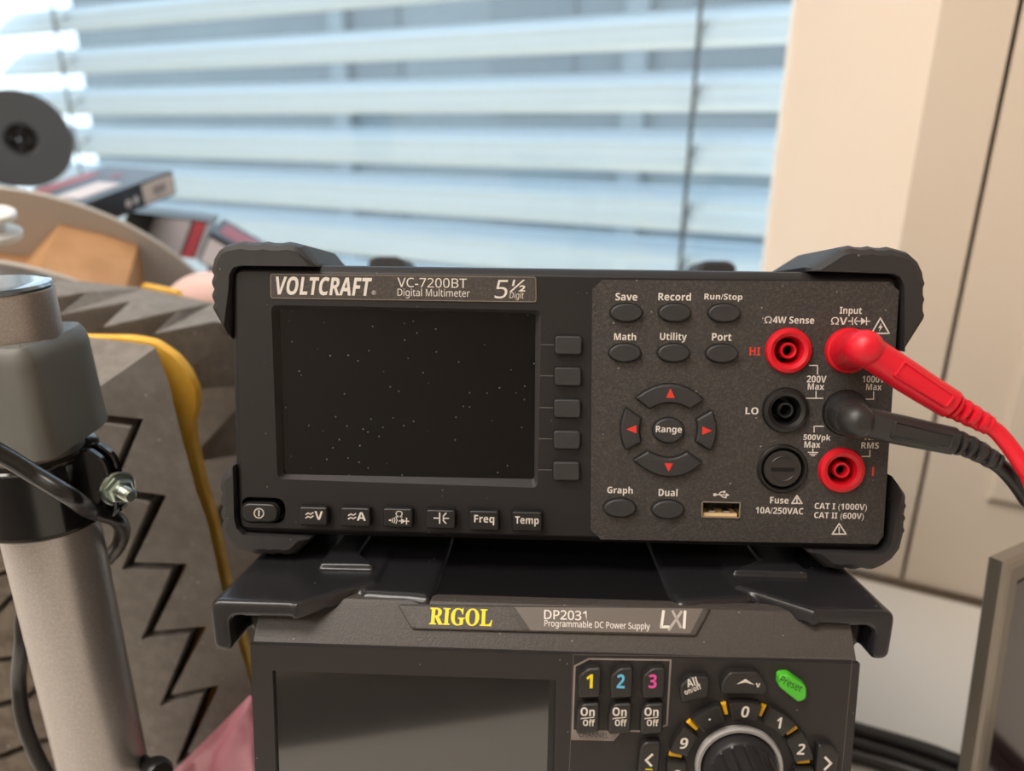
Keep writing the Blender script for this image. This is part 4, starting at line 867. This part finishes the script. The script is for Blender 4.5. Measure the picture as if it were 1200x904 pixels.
hub = [on_disc(*q) for q in ((70, 262), (118, 273), (162, 287), (170, 330), (150, 470), (60, 520), (-60, 500), (-90, 360), (-60, 290), (34, 300))]
mb = MB(); mb.rings([[p + axs * h for p in hub] for h in (0, wS)]); o = mb.build('core', M['kraft'], sp1, 20); o.matrix_parent_inverse = si
# dark spool
cd = P(25, 163, .86); ad = (CO - cd).normalized() + Vector((.25, 0, .05)); ad.normalize(); rd = 55 / FPX * .86
sp2 = thing('filament_spool', 'dark grey plastic spool standing on edge in front of the blind', 'spool', at(cd - Vector((0, 0, rd)))); sj = Matrix.Translation(-sp2.location)
M['dspool'] = mat('dark_spool_plastic', '#45474a', .5)
for h0, h1 in ((-.003, 0), (-.05, -.047)):
    mb = MB(); mb.lathe([(rd * .32, h0), (rd * .97, h0), (rd, h0 + .001), (rd, h1 - .001), (rd * .97, h1), (rd * .34, h1), (rd * .32, h1 - .001)], cd, ad, 56); mb.lathe([(rd * .32, h1 - .001), (rd * .32, h0)], cd, ad, 56); o = mb.build('flange', M['dspool'], sp2, 40); o.matrix_parent_inverse = sj
mb = MB(); mb.lathe([(rd * .9, -.047), (rd * .9, -.003)], cd, ad, 48); o = mb.build('winding', mat('dark_filament', '#1a1b1d', .4, grain=(300, .5, .002)), sp2, 40); o.matrix_parent_inverse = sj
mb = MB(); mb.lathe([(rd * .32, -.05), (rd * .32, -.001)], cd, ad, 40); mb.lathe([(rd * .13, -.006), (rd * .13, -.05)], cd, ad, 24); mb.lathe([(0.001, -.012), (rd * .32, -.012)], cd, ad, 24, mi=0)
ua = ad.orthogonal().normalized(); ub_ = ad.cross(ua)
for q in range(4):
    an = math.radians(45 + 90 * q); dv = ua * math.cos(an) + ub_ * math.sin(an); sv = ad.cross(dv)
    mb.obox(cd + dv * rd * .12 - sv * rd * .03 - ad * .012, dv * rd * .13, sv * rd * .06, ad * .009)
o = mb.build('hub', mat('spool_hub', '#26272b', .5), sp2, 40); o.matrix_parent_inverse = sj
# printed boxes
M['bbox'] = mat('black_box_print', '#1d1b1e', .3, mottle=(16, '#2f2a30', .5, .7)); M['boxred'] = mat('red_box_print', '#8d3038', .35); M['boxw'] = mat('white_box_print', '#c9c3c6', .5); M['boxlab'] = mat('paper_label', '#d8cbc4', .6); M['boxg'] = mat('grey_label', '#8d878a', .5); M['ink2'] = mat('barcode_ink', '#55504f', .6)
def carton(name, label, A, B, D, A2, za, zb, zd, zh, lv, marks, down=False):
    a = P(*A, za); w = P(*A2, zh) - a; u = P(*B, zb) - a; v = P(*D, zd) - a
    v = v * lv
    t = thing(name, label, 'box', at(a + u / 2 + v / 2 + w)); iv = Matrix.Translation(-t.location)
    mb = MB(); mb.obox(a, u, v, w)
    if down:                                             # a tall carton that stands on the desk
        q = [a + w * .5 + u * i + v * j for i, j in ((.01, .01), (.99, .01), (.99, .99), (.01, .99))]; mb.rings([q, [Vector((p.x, p.y, .002)) for p in q]])
    o = mb.build('carton', M['bbox'], t, None); o.matrix_parent_inverse = iv
    nu, nv, nw = -v.normalized(), -u.normalized(), -w.normalized()
    for nm, face, pts, m in marks:                        # printed areas: (face, corner fractions)
        mb = MB()
        for p in pts:
            if face == 'top': q = [a + u * i + v * j + nw * .0004 for i, j in p]
            elif face == 'front': q = [a + v * i + w * j + nv * .0004 for i, j in p]
            else: q = [a + u * i + w * j + nu * .0004 for i, j in p]
            mb.add(q, [list(range(len(q)))])
        o = mb.build(nm, m, t, None); o.matrix_parent_inverse = iv
    return t
R4 = lambda x0, y0, x1, y1: [(x0, y0), (x1, y0), (x1, y1), (x0, y1)]
dots = lambda cx, cy, rx, ry: [(cx + rx * math.cos(q * .524), cy + ry * math.sin(q * .524)) for q in range(12)]
carton('printed_box', 'black printed box with white barcode label on its side, resting against the card spool', (201.5, 200), (125, 194), (103, 237), (206.5, 227), .682, .700, .598, .692, 1.3,
       [('side_label', 'front', [R4(.015, .10, .315, .93)], M['boxlab']), ('barcode', 'front', [R4(.10 + .02 * q, .34, .112 + .02 * q, .70) for q in range(6)], M['ink2']),
        ('printed_dots', 'front', [dots(.385, .60, .026, .17), dots(.455, .62, .028, .17)], M['boxw']), ('printed_patch', 'top', [R4(.16, .38, .50, .74)], M['boxw']), ('red_stripe', 'top', [R4(.74, .20, .96, 1)], M['boxred']), ('red_mark', 'top', [dots(.5, .22, .06, .05)], M['boxred'])])
carton('printed_box', 'dark printed box with grey and red label, below the barcoded box', (248, 259.5), (257, 252), (150, 248), (232, 304), .660, .705, .690, .662, 1.0,
       [('grey_label', 'front', [R4(.22, .05, .66, 1.0)], M['boxg']), ('red_stripe', 'front', [R4(.06, .05, .19, 1.0)], M['boxred']), ('pale_strip', 'front', [R4(.0, .05, .04, 1.0)], M['boxg'])])
carton('printed_box', 'dark red printed box with pale front, half hidden behind the multimeter corner', (246, 272), (262, 256), (293, 299), (232, 306), .640, .670, .655, .643, 1.5,
       [('pale_front', 'front', [R4(.03, .15, .30, .95)], M['boxw']), ('red_band', 'top', [R4(.2, .1, .8, .9)], M['boxred']), ('red_band', 'front', [R4(.36, .1, .95, .5)], M['boxred'])], True)
# small white flanged bobbin
cb = P(-6, 264, .44)
mb = MB(); ax_ = Vector((.12, -.25, 1)).normalized()
mb.lathe([(.003, .0085), (.0115, .0085), (.0125, .0075), (.0125, .0050), (.0115, .004), (.0055, .0036), (.0055, -.0026), (.0118, -.003), (.0132, -.004), (.0132, -.0068), (.0122, -.008), (.003, -.008)], cb, ax_, 32, cap0=True, cap1=True)
tag(mb.build('bobbin', mat('white_plastic', '#dfe1e0', .35), None, 40, cb - ax_ * .008), 'small white flanged bobbin at the left edge, in front of the card spool', 'bobbin')
for o in C.objects:                      # things of one kind share a group
    if o.parent is None:
        g = {'foam_block': 'grey foam blocks at the left', 'printed_box': 'printed boxes by the window', 'test_lead': 'test leads plugged into the multimeter'}.get(o.name.split('.')[0])
        if g: o['group'] = g
